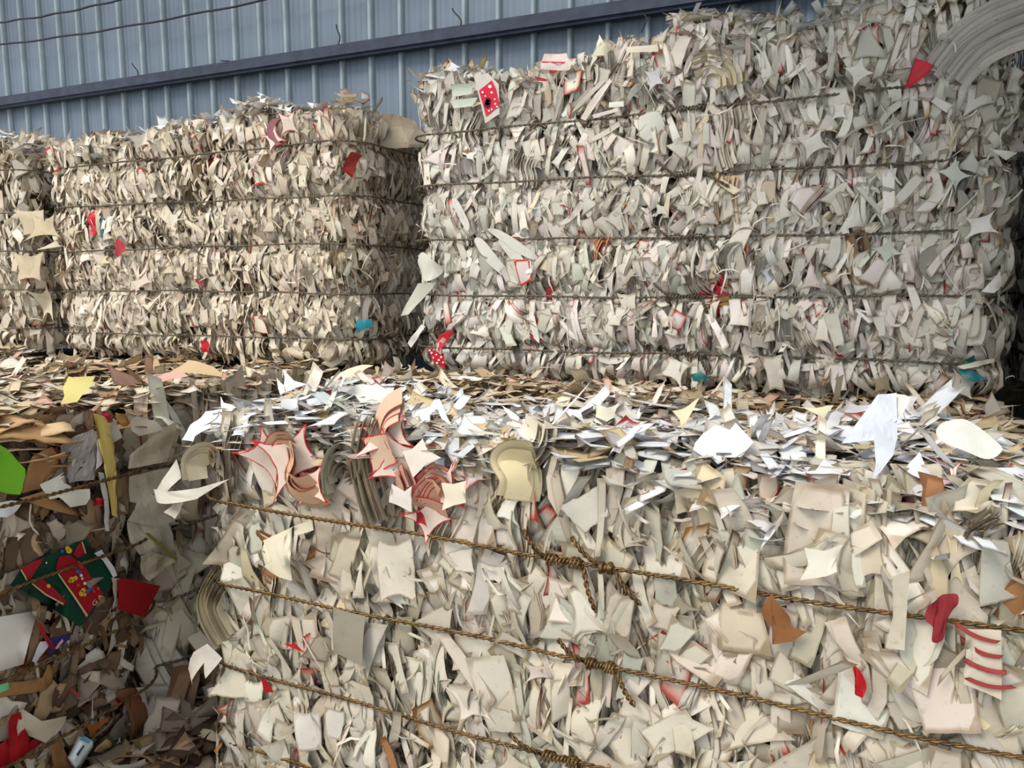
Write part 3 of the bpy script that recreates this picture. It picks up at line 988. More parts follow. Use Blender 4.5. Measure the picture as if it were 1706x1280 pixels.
def dots(name, pts, plane, parent, col, rpx):
    """printed spots on a card, each a thin disc on its surface"""
    p0, n = plane
    w = Vector(); q = parent
    while q is not None:
        w += q.location; q = q.parent
    for i, (x, y) in enumerate(pts):
        rr = rpx[i % len(rpx)]
        c0 = hit(x, y, p0, n)
        V = [tuple(hit(x + rr * math.cos(t), y + rr * math.sin(t), p0, n) - c0) for t in np.linspace(0, 2 * math.pi, 10, endpoint=False)]
        Q = [(0, a, a + 1, a + 2) for a in range(1, 8, 2)]
        o = link(name, mesh_np(name, V, Q, smooth=False, mat=M['plastic']), parent)
        o.location = c0 - w
        o.color = (*lin(*col), 1)


# ---- right upper bale
f = lambda d: face_plane(R, 'y', d)
o = outline('printed_card', sub([(680, 360), (745, 345), (800, 400), (803, 540), (735, 585)], 550, 0, S1), f(.040), (196, 190, 182), parent=R.root, crump=.001,
            label='grey card with a red printed panel')
c = outline('printed_panel', sub([(705, 430), (765, 380), (785, 420), (803, 500), (738, 552)], 550, 0, S1), f(.0425), (196, 26, 56), 'plastic', o, crump=.001)
dots('printed_spot', sub([(757, 410), (722, 437), (765, 438), (782, 492), (790, 505), (752, 525), (765, 518), (735, 455), (780, 470)], 550, 0, S1), f(.0445), o, (232, 214, 214), [3, 2, 2, 1.6, 1.6, 1.6, 1.6, 1.4, 1.4])
dots('dark_spot', sub([(745, 485), (743, 497), (748, 474)], 550, 0, S1), f(.0448), o, (52, 20, 26), [5, 5, 4])
outline('red_scrap', sub([(1190, 275), (1275, 310), (1260, 340), (1190, 400), (1140, 425), (1165, 350)], 1106, 0, S1), f(.038), (186, 34, 52), 'plastic', R.root, bend=.3, label='crumpled red scrap')
ribbon('red_edged_sheet', R, [(1163, 478), (1178, 462), (1196, 458), (1214, 472)], .03, .04, (178, 44, 60), 4, .009, seed=20, twist=1.3)
ribbon('red_edged_sheet', R, [(1166, 506), (1184, 500), (1192, 484)], .03, .04, (192, 70, 74), 5, .008, seed=21, twist=1.3)
ribbon('yellow_sheet_edge', R, [(1176, 524), (1190, 506), (1214, 500)], .03, .03, (196, 160, 96), 3, .008, seed=22, twist=.9)
ribbon('pale_sheet_edge', R, [(1345, 510), (1358, 496), (1378, 500), (1384, 520)], .028, .04, (190, 190, 182), 7, .010, seed=23, twist=.9)
ribbon('pale_sheet_edge', R, [(1340, 580), (1352, 560), (1376, 562), (1392, 590)], .028, .04, (190, 192, 186), 5, .010, seed=24, twist=.9)
ribbon('orange_sheet_edge', R, [(1235, 400), (1238, 430), (1230, 458)], .028, .04, (186, 120, 90), 5, .007, seed=25, twist=.9)
ribbon('orange_sheet_edge', R, [(1048, 345), (1044, 362), (1052, 384)], .028, .04, (196, 140, 100), 5, .007, seed=26, twist=.9)
ribbon('orange_sheet_edge', R, [(1008, 400), (1000, 420), (1002, 440)], .028, .04, (190, 130, 96), 5, .008, seed=27, twist=.9)
o = outline('dotted_card', sub([(462, 515), (540, 540), (545, 610), (490, 580)], 550, 400, S1), f(.045), (186, 26, 46), 'plastic', R.root, crump=.001, label='red card with white dots')
dots('white_spot', [(719, 588), (727, 591), (735, 595), (722, 596), (731, 600), (738, 604), (728, 605), (716, 584)], f(.0475), o, (232, 220, 216), [1.8, 1.5])
outline('red_curl', sub([(500, 490), (515, 455), (570, 425), (585, 440), (545, 500), (520, 530)], 550, 400, S1), f(.05), (188, 40, 52), 'plastic', R.root, bend=.6)
outline('pink_curl', sub([(505, 492), (540, 460), (558, 470), (535, 505), (525, 545), (505, 520)], 550, 400, S1), f(.052), (206, 176, 168), 'paper', R.root, bend=.5)
outline('red_scrap', sub([(950, 335), (985, 380), (985, 410), (1000, 480), (960, 470), (937, 420)], 550, 400, S1), f(.030), REDC, 'plastic', R.root)
outline('paper_strip', sub([(940, 310), (962, 340), (985, 420), (992, 490), (965, 465), (945, 400)], 550, 400, S1), f(.036), WHT, parent=R.root, crump=.002)
for pts in ([(812, 382), (831, 383), (867, 404), (903, 436), (867, 424), (828, 396)], [(790, 402), (803, 398), (830, 430), (862, 470), (850, 468), (815, 440)],
            [(830, 402), (845, 400), (868, 425), (884, 457), (872, 452), (848, 428)], [(752, 333), (764, 336), (782, 372), (778, 384), (764, 362)]):
    outline('long_strip', pts, f(.035), (204, 202, 192), parent=R.root, bend=.06, smooth=True, crump=.001)
for (px, py, w, h, ro, co) in ((1634, 375, 62, 46, 10, WHT), (1355, 240, 50, 44, 25, WHT), (1590, 290, 50, 55, 40, GRN), (1155, 352, 44, 46, 20, (208, 204, 190)), (1478, 418, 52, 50, 35, GRN),
                               (1578, 566, 40, 46, 5, (188, 192, 184)), (1430, 120, 40, 40, 30, WHT), (1398, 185, 30, 34, 0, WHT), (1490, 205, 34, 34, 50, GRY), (1285, 455, 46, 42, 30, (196, 200, 204)),
                               (1090, 130, 34, 44, 15, (190, 190, 190)), (1262, 612, 32, 30, 40, CRM), (1470, 640, 40, 34, 10, (150, 138, 116))):
    single('star_offcut', R, px, py, w, h, 'star', co, depth=.035, roll=ro, seed=int(px), yaw=(px % 17) - 8, k=5)
single('round_sheet', R, 1560, 440, 50, 50, 'plate', (192, 190, 180), depth=.012, roll=30, cx=-.25, cy=-.25, tp=0, tq=0, seed=5)
single('round_sheet', R, 1085, 212, 36, 46, 'plate', (196, 196, 186), depth=.035, roll=10, cx=-.25, cy=-.2, tp=0, tq=0, seed=6)
outline('teal_scrap', sub([(130, 635), (180, 625), (212, 650), (190, 672), (135, 668)], 1106, 400, S1), f(.05), (56, 118, 118), 'plastic', R.root)
outline('teal_scrap', sub([(1395, 610), (1470, 620), (1530, 660), (1470, 672), (1415, 650)], 1106, 400, S1), f(.045), TEAL, 'plastic', R.root)
outline('teal_scrap', sub([(1420, 570), (1470, 545), (1480, 575), (1440, 600)], 1106, 400, S1), f(.045), (44, 96, 92), 'plastic', R.root)
outline('pale_tongue', sub([(1390, 600), (1480, 575), (1570, 560), (1565, 580), (1490, 600), (1420, 612)], 1106, 400, S1), f(.055), (200, 200, 180), parent=R.root)
o = outline('pink_card', sub([(1000, 300), (1015, 255), (1120, 252), (1138, 305), (1130, 335), (1000, 330)], 550, 0, S1), f(.05), (214, 196, 190), parent=R.root)
outline('red_line', sub([(1003, 290), (1118, 294), (1118, 301), (1003, 297)], 550, 0, S1), f(.0535), (176, 40, 66), 'plastic', o, crump=.001)
outline('red_line', sub([(965, 360), (1035, 376), (1030, 386), (985, 384)], 550, 0, S1), f(.052), (140, 40, 60), 'plastic', R.root, crump=.001)
outline('curled_star', sub([(1278, 165), (1300, 205), (1338, 222), (1305, 265), (1228, 268), (1262, 225)], 550, 0, S1), f(.04), (216, 212, 190), parent=R.root, bend=.5)
outline('card_strip', sub([(1325, 370), (1335, 385), (1210, 572), (1185, 560), (1260, 440)], 550, 0, S1), f(.055), (212, 204, 192), parent=R.root, crump=.002)
outline('card_strip', sub([(1290, 372), (1310, 380), (1190, 500), (1140, 540), (1180, 480)], 550, 0, S1), f(.045), (196, 188, 178), parent=R.root, crump=.002)
outline('card_strip', sub([(1240, 545), (1360, 512), (1366, 526), (1250, 560)], 550, 0, S1), f(.05), WHT, parent=R.root, crump=.001)
outline('card_strip', sub([(1320, 485), (1390, 478), (1392, 505), (1322, 510)], 550, 0, S1), f(.05), (210, 212, 200), parent=R.root, crump=.001)
outline('card_strip', sub([(1400, 222), (1555, 212), (1556, 245), (1405, 250)], 550, 0, S1), f(.04), (214, 206, 188), parent=R.root, crump=.001)
single('curled_strip', R, 770, 150, 36, 22, 'plate', (178, 186, 172), depth=.04, k=22, phi=1.57, cx=0, cy=0, seed=3)
single('curled_strip', R, 772, 172, 40, 14, 'plate', (190, 198, 184), depth=.04, k=14, phi=1.57, cx=0, cy=0, seed=4)
ribbon('stacked_sheet', R, [(1222, 178), (1226, 205), (1222, 240), (1230, 272)], .028, .06, (214, 206, 192), 16, .0065, seed=8, twist=.9)
ribbon('stacked_sheet', R, [(1212, 292), (1209, 330), (1212, 372)], .026, .06, (212, 188, 154), 13, .006, seed=9, twist=.9)
ribbon('brown_sheet', R, [(1430, 388), (1436, 420), (1428, 452), (1424, 470)], .026, .06, (122, 100, 82), 8, .007, seed=10, twist=.9)
ribbon('stacked_sheet', R, [(1152, 108), (1185, 96), (1216, 112), (1222, 138)], .03, .05, (208, 198, 168), 9, .009, seed=11, twist=.9)
ribbon('trailing_strand', R, [(1570, 120), (1610, 72), (1660, 40), (1715, 18)], .03, .02, (214, 210, 206), 20, .0065, seed=12, twist=.9)
outline('torn_sheet', sub([(1505, 245), (1590, 150), (1605, 215), (1560, 252)], 1106, 400, S1), f(.05), (206, 202, 198), parent=R.root, bend=.5)
outline('pale_tongue', sub([(1545, 705), (1675, 725), (1620, 760)], 1106, 0, S1), f(.05), WHT, parent=R.root, bend=.2)
outline('pale_tongue', sub([(330, 360), (425, 205), (500, 200), (480, 235), (380, 352)], 550, 400, S1), f(.05), (196, 194, 180), parent=R.root, bend=.2)
outline('pale_tongue', sub([(415, 1240), (440, 1195), (520, 1260), (515, 1310), (450, 1330)], 550, 0, S1), f(.045), (200, 198, 186), parent=R.root, bend=.4, smooth=True)
outline('pale_tongue', sub([(365, 490), (430, 400), (450, 410), (385, 510)], 550, 400, S1), f(.04), WHT, parent=R.root)

# ---- left upper bale
f = lambda d: face_plane(Mb, 'y', d)
outline('red_scrap', sub([(420, 1050), (445, 1000), (470, 1070), (450, 1115), (425, 1085)], 0, 0, S1), f(.035), (190, 26, 44), 'plastic', Mb.root, bend=.3, smooth=True)
outline('teal_scrap', sub([(478, 1030), (498, 1035), (495, 1110), (480, 1140)], 0, 0, S1), f(.03), TEAL, 'plastic', Mb.root)
outline('red_scrap', sub([(545, 1160), (560, 1130), (585, 1150), (590, 1190), (560, 1220), (543, 1210)], 0, 0, S1), f(.035), (170, 60, 66), 'paper', Mb.root)
outline('red_scrap', sub([(950, 475), (990, 480), (990, 535), (965, 530)], 0, 400, S1), f(.035), (188, 24, 40), 'plastic', Mb.root, bend=.4)
outline('red_scrap', sub([(925, 185), (950, 180), (965, 215), (940, 225)], 0, 400, S1), f(.035), (150, 60, 66), 'paper', Mb.root)
outline('teal_scrap', sub([(118, 380), (190, 375), (200, 410), (160, 425), (120, 445)], 550, 400, S1), f(.03), (24, 116, 130), 'plastic', Mb.root, bend=.4, label='teal scrap near the dark gap')
single('star_offcut', Mb, 478, 205, 36, 46, 'star', (222, 208, 194), 'paper_red', depth=.04, roll=0, seed=2, k=3)
single('star_offcut', Mb, 458, 232, 30, 40, 'star', (214, 200, 190), 'paper_red', depth=.035, roll=30, seed=3, k=6, count=4, gap=.006)
single('curved_offcut', Mb, 452, 222, 12, 50, 'fan', (150, 96, 100), depth=.04, roll=12, seed=4, count=3, gap=.006, bow=10)
single('star_offcut', Mb, 238, 150 + 84, 30, 34, 'star', (222, 210, 196), depth=.04, roll=15, seed=5, k=3)
single('star_offcut', Mb, 235, 470, 40, 26, 'star', (214, 198, 180), depth=.035, roll=25, seed=6, k=3)
single('paper_roll', Mb, 440, 540, 26, 30, 'plate', (206, 196, 176), 'paper_red', depth=.03, k=36, phi=.4, count=3, gap=.008, seed=7)
single('striped_stack', Mb, 584, 272, 14, 34, 'strip', (160, 60, 56), 'paper_red', depth=.02, roll=-25, yaw=50, count=6, gap=.006, seed=8, bow=4)
pl = (Vector((-1.80, 2.56, 0)), Vector((.35, -.93, .1)).normalized())
outline('crumpled_wrap', sub([(640, 110), (900, 130), (1130, 210), (1230, 350), (1390, 430), (1330, 560), (1050, 610), (600, 600), (330, 620), (320, 540), (480, 370), (580, 250)], 560, 180, S3),
        pl, (158, 146, 126), 'paper', Mb.root, bend=.1, crump=.003, cuts=5, facet=.10, label='crumpled grey-brown wrapping sheet hanging over the gap')
pts = [hit(x, y, *f(.05)) - Mb.root.location for x, y in ((224, 362), (238, 361), (252, 365), (264, 376), (276, 393), (290, 408), (304, 416))]
V, Q = tube('b', pts, .005, None, 6)
link('bent_wire', mesh_np('bent_wire', V, Q, mat=M['wire']), Mb.root)
for px, py in ((437, 168), (480, 182)):
    single('white_curl', Mb, px, py, 18, 16, 'star', (236, 232, 226), depth=-.02, seed=px, pitch=30)
f = lambda d: face_plane(Lb, 'y', d)
outline('pale_tongue', sub([(170, 1185), (270, 1140), (287, 1168)], 0, 0, S1), f(.06), (220, 208, 186), parent=Lb.root)
single('paper_sheet', Lb, 55, 425 - 55, 55, 42, 'plate', (206, 192, 164), depth=.03, cx=.2, cy=.1, seed=2, k=3)
single('star_offcut', Lb, 75, 378, 60, 50, 'star', (198, 182, 150), depth=.035, seed=3, k=3)
single('paper_sheet', Lb, 50, 445, 50, 50, 'plate', (200, 184, 156), depth=.03, seed=4, k=2)
single('star_offcut', Lb, 80, 505, 24, 70, 'star', (206, 194, 172), depth=.035, seed=5, k=2)

# ---- foreground bale
f = lambda d: face_plane(A, 'y', d)
outline('star_offcut', sub([(630, 410), (720, 390), (815, 290), (860, 400), (1000, 470), (850, 530), (730, 660), (690, 560)], 560, 680, S2), f(.055), (226, 214, 202), 'clean', A.root, crump=.001, label='clean four-pointed offcut')
outline('star_offcut', sub([(1000, 705), (1110, 720), (1230, 690), (1215, 790), (1225, 900), (1110, 925), (1005, 970), (1030, 840)], 560, 680, S2), f(.055), (222, 212, 190), 'clean', A.root, crump=.001)
outline('star_offcut', sub([(525, 720), (650, 790), (715, 740), (705, 860), (715, 990), (600, 930), (495, 895), (520, 810)], 560, 680, S2), f(.058), (216, 208, 198), 'clean', A.root, crump=.001)
for (px, py, w, h, ro, n_, yw) in ((748, 812, 70, 80, 20, 6, -22), (668, 768, 80, 90, 70, 6, 26), (715, 862, 60, 66, 40, 4, 14), (650, 725, 90, 60, 15, 4, -10), (488, 762, 90, 100, 25, 5, 20), (520, 808, 70, 70, 10, 4, -18), (448, 758, 60, 90, 50, 4, 30)):
    single('red_edged_star', A, px, py, w, h, 'star', (222, 204, 190), 'paper_red', depth=.018, roll=ro, yaw=yw, count=max(2, n_ // 2), gap=.007, fan=1.5, seed=int(px), k=4, cx=.42, cy=.42)
ribbon('stacked_sheet', A, [(612, 704), (602, 745), (600, 780), (612, 830), (626, 872)], .04, .035, (208, 196, 180), 10, .0065, seed=2, twist=.4)
single('red_edged_curl', A, 636, 752, 50, 60, 'plate', (196, 168, 144), 'paper_red', depth=.04, k=14, phi=.3, seed=3, roll=20)
single('red_scrap', A, 640, 785, 26, 16, 'plate', (140, 34, 42), depth=.035, seed=4, roll=-12)
single('red_scrap', A, 702, 862, 12, 30, 'tri', (150, 36, 42), depth=.045, seed=5)
ribbon('rolled_sheet', A, [(532, 840), (528, 790), (540, 752), (566, 738), (592, 752), (600, 790), (584, 815)], .035, .035, (176, 168, 150), 4, shrink=.17, seed=6)
ribbon('rolled_sheet', A, [(545, 800), (556, 776), (574, 772), (584, 790), (572, 806)], .035, .035, (164, 156, 138), 3, shrink=.2, seed=7)
ribbon('nested_fold', A, [(838, 830), (842, 800), (826, 768), (846, 748), (884, 750)], .04, .035, (212, 198, 160), 5, .009, seed=9, twist=1.3)
ribbon('red_edged_sheet', A, [(662, 690), (640, 704), (632, 730), (640, 752)], .045, .03, (206, 176, 150), 4, .012, 'paper_red', seed=10, twist=1.3)
ribbon('red_edged_sheet', A, [(686, 836), (698, 812), (714, 796), (722, 792)], .05, .03, (204, 160, 140), 6, .009, 'paper_red', seed=11, twist=1.3)
ribbon('red_edged_sheet', A, [(668, 778), (676, 800), (680, 816)], .05, .03, (204, 160, 140), 6, .007, 'paper_red', seed=12, twist=1.3)
ribbon('red_edged_sheet', A, [(712, 786), (728, 790), (744, 806)], .05, .03, (208, 170, 140), 4, .009, 'paper_red', seed=13, twist=1.3)
ribbon('red_edged_sheet', A, [(690, 836), (716, 840), (736, 846)], .05, .05, (204, 160, 140), 3, .007, 'paper_red', seed=14, twist=1.3)
ribbon('red_edged_sheet', A, [(480, 742), (484, 770), (476, 796), (496, 812), (520, 806)], .05, .03, (208, 172, 140), 4, .010, 'paper_red', seed=15, twist=1.3)
ribbon('red_edged_sheet', A, [(440, 745), (452, 728), (478, 728)], .05, .03, (208, 172, 140), 3, .010, 'paper_red', seed=16, twist=1.3)
ribbon('curled_sheet', A, [(308, 800), (306, 770), (322, 752), (346, 750), (352, 774)], .045, .035, (206, 194, 168), 4, .010, seed=17, twist=.9)
for i_, (px_, py_) in enumerate(((395, 770), (760, 880), (905, 760), (1160, 1085), (1480, 870), (530, 1130), (720, 1180), (1010, 1010), (1250, 1010), (1560, 1180), (860, 900), (640, 1080), (1120, 1230), (1390, 1190), (470, 1020), (1050, 870))):
    rr_ = np.random.default_rng(300 + i_)
    x_ = np.cumsum(rr_.normal(0, 9, 4)); ribbon('edge_on_sheet', A, [(px_ + x_[q], py_ - 45 + 30 * q) for q in range(4)], .012, .06, tuple(np.array((202, 192, 172)) * rr_.normal(1, .04)), int(rr_.integers(4, 9)), .0075, seed=i_, twist=.9)
for i_ in range(14):
    rr_ = np.random.default_rng(400 + i_); px_, py_ = rr_.uniform(740, 1600), rr_.uniform(180, 600)
    x_ = np.cumsum(rr_.normal(0, 5, 4)); ribbon('edge_on_sheet', R, [(px_ + x_[q], py_ - 24 + 16 * q) for q in range(4)], .012, .05, tuple(np.array((210, 204, 194)) * rr_.normal(1, .04)), int(rr_.integers(4, 9)), .008, seed=i_, twist=.9)
for i_ in range(12):
    rr_ = np.random.default_rng(500 + i_); px_, py_ = rr_.uniform(140, 570), rr_.uniform(240, 580)
    x_ = np.cumsum(rr_.normal(0, 5, 4)); ribbon('edge_on_sheet', Mb, [(px_ + x_[q], py_ - 22 + 15 * q) for q in range(4)], .012, .05, tuple(np.array((212, 200, 180)) * rr_.normal(1, .04)), int(rr_.integers(4, 9)), .008, seed=i_, twist=.9)
outline('curled_strip', sub([(683, 1190), (750, 1180), (870, 1030), (880, 1120), (830, 1180), (940, 1175), (1030, 1150), (940, 1225), (820, 1240), (740, 1240)], 0, 400, S1), f(.06), (212, 206, 194), parent=A.root, bend=.4)
outline('curled_strip', sub([(780, 65), (850, 0), (880, 10), (825, 100)], 0, 830, S1), f(.06), (206, 198, 182), parent=A.root)
ribbon('fanned_sheet', A, [(352, 978), (340, 1005), (346, 1035), (366, 1072)], .045, .035, (214, 204, 178), 15, .005, seed=18, twist=.45)
outline('curled_strip', sub([(900, 760), (935, 720), (1000, 680), (1045, 765), (1000, 840), (985, 770), (905, 890)], 0, 830, S1), f(.06), (216, 208, 198), parent=A.root, bend=.4)
outline('folded_sheet', sub([(1240, 205), (1400, 130), (1465, 108), (1468, 160), (1340, 195), (1320, 235), (1345, 300), (1390, 390), (1240, 330), (1300, 290), (1275, 245)], 0, 830, S1), f(.05), (222, 212, 188), 'clean', A.root, bend=.2)
outline('star_offcut', sub([(665, 235), (760, 250), (850, 220), (815, 290), (820, 350), (770, 370), (645, 390), (685, 310)], 1106, 830, S1), f(.055), (218, 214, 200), 'clean', A.root, crump=.001)
outline('kraft_piece', sub([(465, 520), (510, 450), (545, 500), (595, 560), (605, 620), (680, 635), (610, 680), (515, 690), (535, 630), (470, 575)], 1106, 830, S1), f(.045), KRAFT, 'card', A.root, crump=.002, label='brown kraft offcut')
outline('red_scrap', sub([(1250, 520), (1320, 455), (1385, 450), (1390, 490), (1340, 580), (1315, 680), (1270, 680), (1275, 610), (1240, 580)], 1106, 830, S1), f(.04), (132, 42, 48), 'card', A.root, bend=.25, smooth=True, label='crumpled red scrap')
outline('red_scrap', sub([(895, 800), (940, 830), (960, 890), (940, 935), (905, 930), (910, 860)], 1106, 830, S1), f(.05), (164, 24, 30), 'plastic', A.root, bend=.3, smooth=True)
outline('red_sliver', sub([(1345, 690), (1400, 692), (1450, 735), (1400, 716)], 0, 830, S1), f(.05), (176, 30, 38), 'plastic', A.root, crump=.001)
outline('red_sliver', sub([(1235, 850), (1260, 860), (1300, 920), (1250, 920)], 0, 830, S1), f(.05), (150, 30, 38), 'plastic', A.root, crump=.001)
outline('long_strip', sub([(1085, 370), (1165, 340), (1150, 540), (1140, 720), (1050, 710), (1085, 560)], 1106, 830, S1), f(.045), (192, 184, 166), parent=A.root, crump=.002)
outline('paper_sheet', sub([(1430, 620), (1600, 630), (1605, 800), (1600, 960), (1420, 880), (1460, 750)], 1106, 830, S1), f(.045), (196, 186, 168), parent=A.root, crump=.002)
for i in range(4):
    single('red_sliver', A, 1625 + 8 * i, 1060 + 28 * i, 9, 62, 'fan', (150, 58, 56), depth=.05, roll=70 + 6 * i, seed=40 + i, nu=4, bow=6)
outline('grey_sheet', sub([(10, 520), (165, 560), (150, 800), (60, 750), (12, 735)], 550, 830, S1), f(.045), (146, 140, 124), parent=A.root, crump=.002, label='grimy grey sheet')
for (px, py, w, h, kd, co, ro) in ((1260, 890, 90, 100, 'plate', (176, 170, 156), 20), (1450, 935, 90, 110, 'star', (198, 186, 164), 15), (1335, 1030, 62, 66, 'plate', (206, 198, 186), 10), (985, 940, 50, 60, 'star', (206, 198, 190), 30),
                                   (935, 1030, 80, 110, 'tri', (190, 188, 174), 5), (1110, 1000, 60, 120, 'plate', (184, 182, 168), 5), (770, 935, 60, 50, 'plate', (206, 198, 186), 15), (820, 955, 46, 44, 'plate', (206, 196, 184), 0),
                                   (1660, 950, 80, 150, 'plate', (176, 174, 162), 12), (1590, 930, 40, 150, 'star', (204, 192, 160), 8), (660, 950, 70, 150, 'plate', (208, 200, 184), 5), (730, 1040, 60, 110, 'tri', (186, 178, 162), -30),
                                   (900, 1120, 90, 60, 'star', (202, 190, 180), 10), (1180, 1180, 90, 120, 'star', (206, 198, 178), 30), (1050, 1130, 60, 130, 'plate', (178, 180, 164), 0), (1640, 1190, 100, 70, 'tri', (206, 194, 152), 60),
                                   (470, 930, 70, 70, 'star', (208, 196, 176), 20), (600, 1180, 60, 120, 'plate', (190, 182, 164), 6), (450, 1180, 70, 90, 'plate', (196, 190, 172), 20), (790, 1210, 60, 100, 'plate', (190, 180, 168), 12),
                                   (1280, 1150, 70, 110, 'tri', (184, 178, 164), 40), (1400, 1090, 70, 90, 'plate', (188, 182, 168), 5), (1520, 1190, 90, 60, 'plate', (178, 170, 156), 20), (980, 850, 90, 80, 'plate', (196, 192, 180), 35),
                                   (1150, 830, 80, 60, 'plate', (188, 176, 148), 15), (400, 1120, 60, 90, 'plate', (196, 188, 170), -12)):
    single('star_offcut' if kd == 'star' else 'paper_sheet', A, px, py, w * .72, h * .72, kd, co, depth=.012, roll=ro, seed=int(px + py), k=3 * math.sin(px), yaw=10 * math.sin(py))

# ---- loose sheets lying on the lower tier: things of their own
ZT = A.z1


def upright(px, py, lean, turn=0.0, z=ZT):
    p = on(2, px, py, z + .025)
    if p.y < 1.52 and p.x > -1.6: p.y = 1.52
    a = math.radians(turn)
    n = Vector((math.sin(a) * math.cos(lean), -math.cos(a) * math.cos(lean), math.sin(lean)))
    return p, n


def loose(name, label, pts, base, lean, col, mat='clean', turn=0.0, bend=.2, crump=.004, group='loose sheets on the lower bales', smooth=False, z=ZT, cat='paper sheet', facet=0.0):
    o = outline(name, pts, upright(*base, lean, turn, z), col, mat, None, bend * .6, crump * .6, smooth=smooth, facet=facet, cuts=4 if facet else 2)
    tag(o, label, cat, group)
    return o


big = loose('folded_sheet', 'big white folded sheet standing up on the right of the foreground bale', sub([(840, 970), (1010, 740), (1100, 728), (1100, 870), (1105, 940), (1080, 1030), (975, 1165), (1000, 1070), (990, 960)], 1106, 400, S1),
            (1450, 805), .5, (204, 209, 218), turn=8, crump=.002, bend=.05, facet=.06)
fl2 = outline('fold_flap', sub([(1070, 880), (1100, 728), (1135, 730), (1178, 755), (1105, 868)], 1106, 400, S1), upright(1450, 805, .62, -30), (216, 214, 206), 'clean', None, .1, .003)
fl2.location = fl2.location - big.location; fl2.parent = big
loose('rounded_sheet', 'round-cornered white sheet near the dark gap at right', sub([(1292, 905), (1320, 870), (1410, 855), (1520, 905), (1605, 985), (1540, 1040), (1440, 1010), (1330, 960)], 1106, 400, S1), (1615, 775), .62, (216, 214, 206), smooth=True, turn=10, bend=.08, z=ZT + .05)
loose('curved_sheet', 'bluish white curved sheet at the left end of the foreground bale top', sub([(865, 950), (905, 880), (985, 820), (1110, 805), (1080, 850), (1020, 890), (940, 940), (930, 965)], 0, 400, S1), (405, 690), .7, (224, 230, 236), turn=-15, facet=.04)
loose('spiky_offcut', 'white spiky offcut rising above the back edge of the foreground bale', sub([(1305, 650), (1350, 692), (1345, 615), (1395, 668), (1445, 680), (1390, 712), (1330, 735)], 0, 400, S1), (480, 660), .4, (236, 234, 228), bend=.4)
loose('pointed_scrap', 'small white pointed scrap by the gap at the left of the foreground bale', sub([(1045, 740), (1062, 772), (1130, 788), (1100, 812), (1055, 808)], 0, 400, S1), (380, 685), .5, (226, 224, 212))
loose('cream_triangle', 'cream concave triangle standing below the tall bale at right', sub([(650, 790), (725, 798), (805, 780), (765, 850), (745, 890), (728, 830)], 1106, 400, S1), (1368, 715), .45, (216, 212, 180))
loose('cream_offcut', 'cream pointed offcut curling up in the middle of the top litter', sub([(40, 810), (100, 795), (170, 750), (125, 830), (85, 905), (75, 850)], 1106, 400, S1), (1136, 718), .5, (216, 206, 172))
loose('wide_sheet', 'pale wide sheet sticking out near the foot of the gap between the upper bales', sub([(0, 645), (130, 602), (205, 592), (110, 660), (60, 690), (0, 690)], 550, 400, S1), (580, 645), .9, (214, 204, 180))
loose('folded_scrap', 'white folded scrap with a brown underside left of the middle', sub([(50, 710), (120, 690), (250, 700), (300, 740), (240, 785), (150, 780), (120, 740)], 550, 400, S1), (600, 675), .8, (222, 218, 212), bend=.4)
loose('star_sheet', 'bright flat white star on the front edge right of the middle', sub([(555, 1100), (720, 1098), (760, 1040), (800, 1070), (890, 1090), (880, 1112), (760, 1118)], 1106, 400, S1), (1360, 794), 1.0, (222, 224, 230), bend=.1)
loose('triangle_sheet', 'white triangle pointing down over the front edge at right', sub([(1115, 1090), (1160, 1060), (1210, 1010), (1240, 1070), (1300, 1168), (1200, 1130)], 1106, 400, S1), (1535, 800), .6, (218, 217, 224))
loose('ragged_sheet', 'white ragged sheet cut off by the right edge of the picture', sub([(1440, 1095), (1560, 1085), (1720, 1078), (1720, 1125), (1600, 1150), (1540, 1188), (1565, 1130)], 1106, 400, S1), (1660, 812), .9, (216, 220, 228))
loose('red_lined_fold', 'white folded sheet with red lines on the top litter', sub([(150, 960), (190, 915), (240, 880), (310, 900), (340, 870), (425, 950), (370, 1030), (250, 1038), (128, 1035)], 1106, 400, S1), (1195, 764), .75, (214, 214, 220), bend=.35)
loose('red_bow_scrap', 'red bow-shaped scrap on the white folded sheet', sub([(250, 955), (290, 980), (370, 965), (365, 985), (295, 990), (265, 1030), (275, 985)], 1106, 400, S1), (1205, 757), .75, (168, 34, 50), 'plastic', bend=.2, crump=.001)
loose('curled_white', 'white curled point left of the middle on the top litter', sub([(815, 785), (880, 825), (930, 880), (880, 880), (850, 840)], 550, 400, S1), (865, 710), .5, (232, 232, 236))
loose('long_offcut', 'long white offcut lying in the middle of the top litter', sub([(855, 900), (930, 905), (1005, 960), (985, 985), (930, 955)], 550, 400, S1), (885, 745), .9, (232, 234, 240))
loose('pale_triangle', 'pale upright triangle of card in the middle below the tall bale', sub([(1270, 780), (1320, 800), (1365, 775), (1340, 840), (1290, 880), (1250, 860)], 550, 400, S1), (1005, 708), .45, (216, 212, 190))
loose('white_hook', 'white bent hook of paper beside the pale upright triangle', sub([(1095, 870), (1130, 800), (1190, 810), (1200, 860), (1150, 830), (1110, 905)], 550, 400, S1), (945, 715), .5, (228, 230, 232), bend=.3)
loose('arched_strip', 'white arched strip near the red-edged cluster', sub([(455, 820), (490, 760), (520, 755), (575, 880), (530, 850), (505, 790), (480, 830)], 550, 400, S1), (735, 705), .6, (230, 236, 236), bend=.3)
loose('yellow_sheet', 'thin yellow-green translucent sheet on the bale top at left', sub([(300, 700), (320, 655), (450, 645), (430, 690), (370, 770), (290, 780), (310, 740)], 0, 400, S1), (125, 674), .5, (202, 190, 120), turn=20, bend=.4)
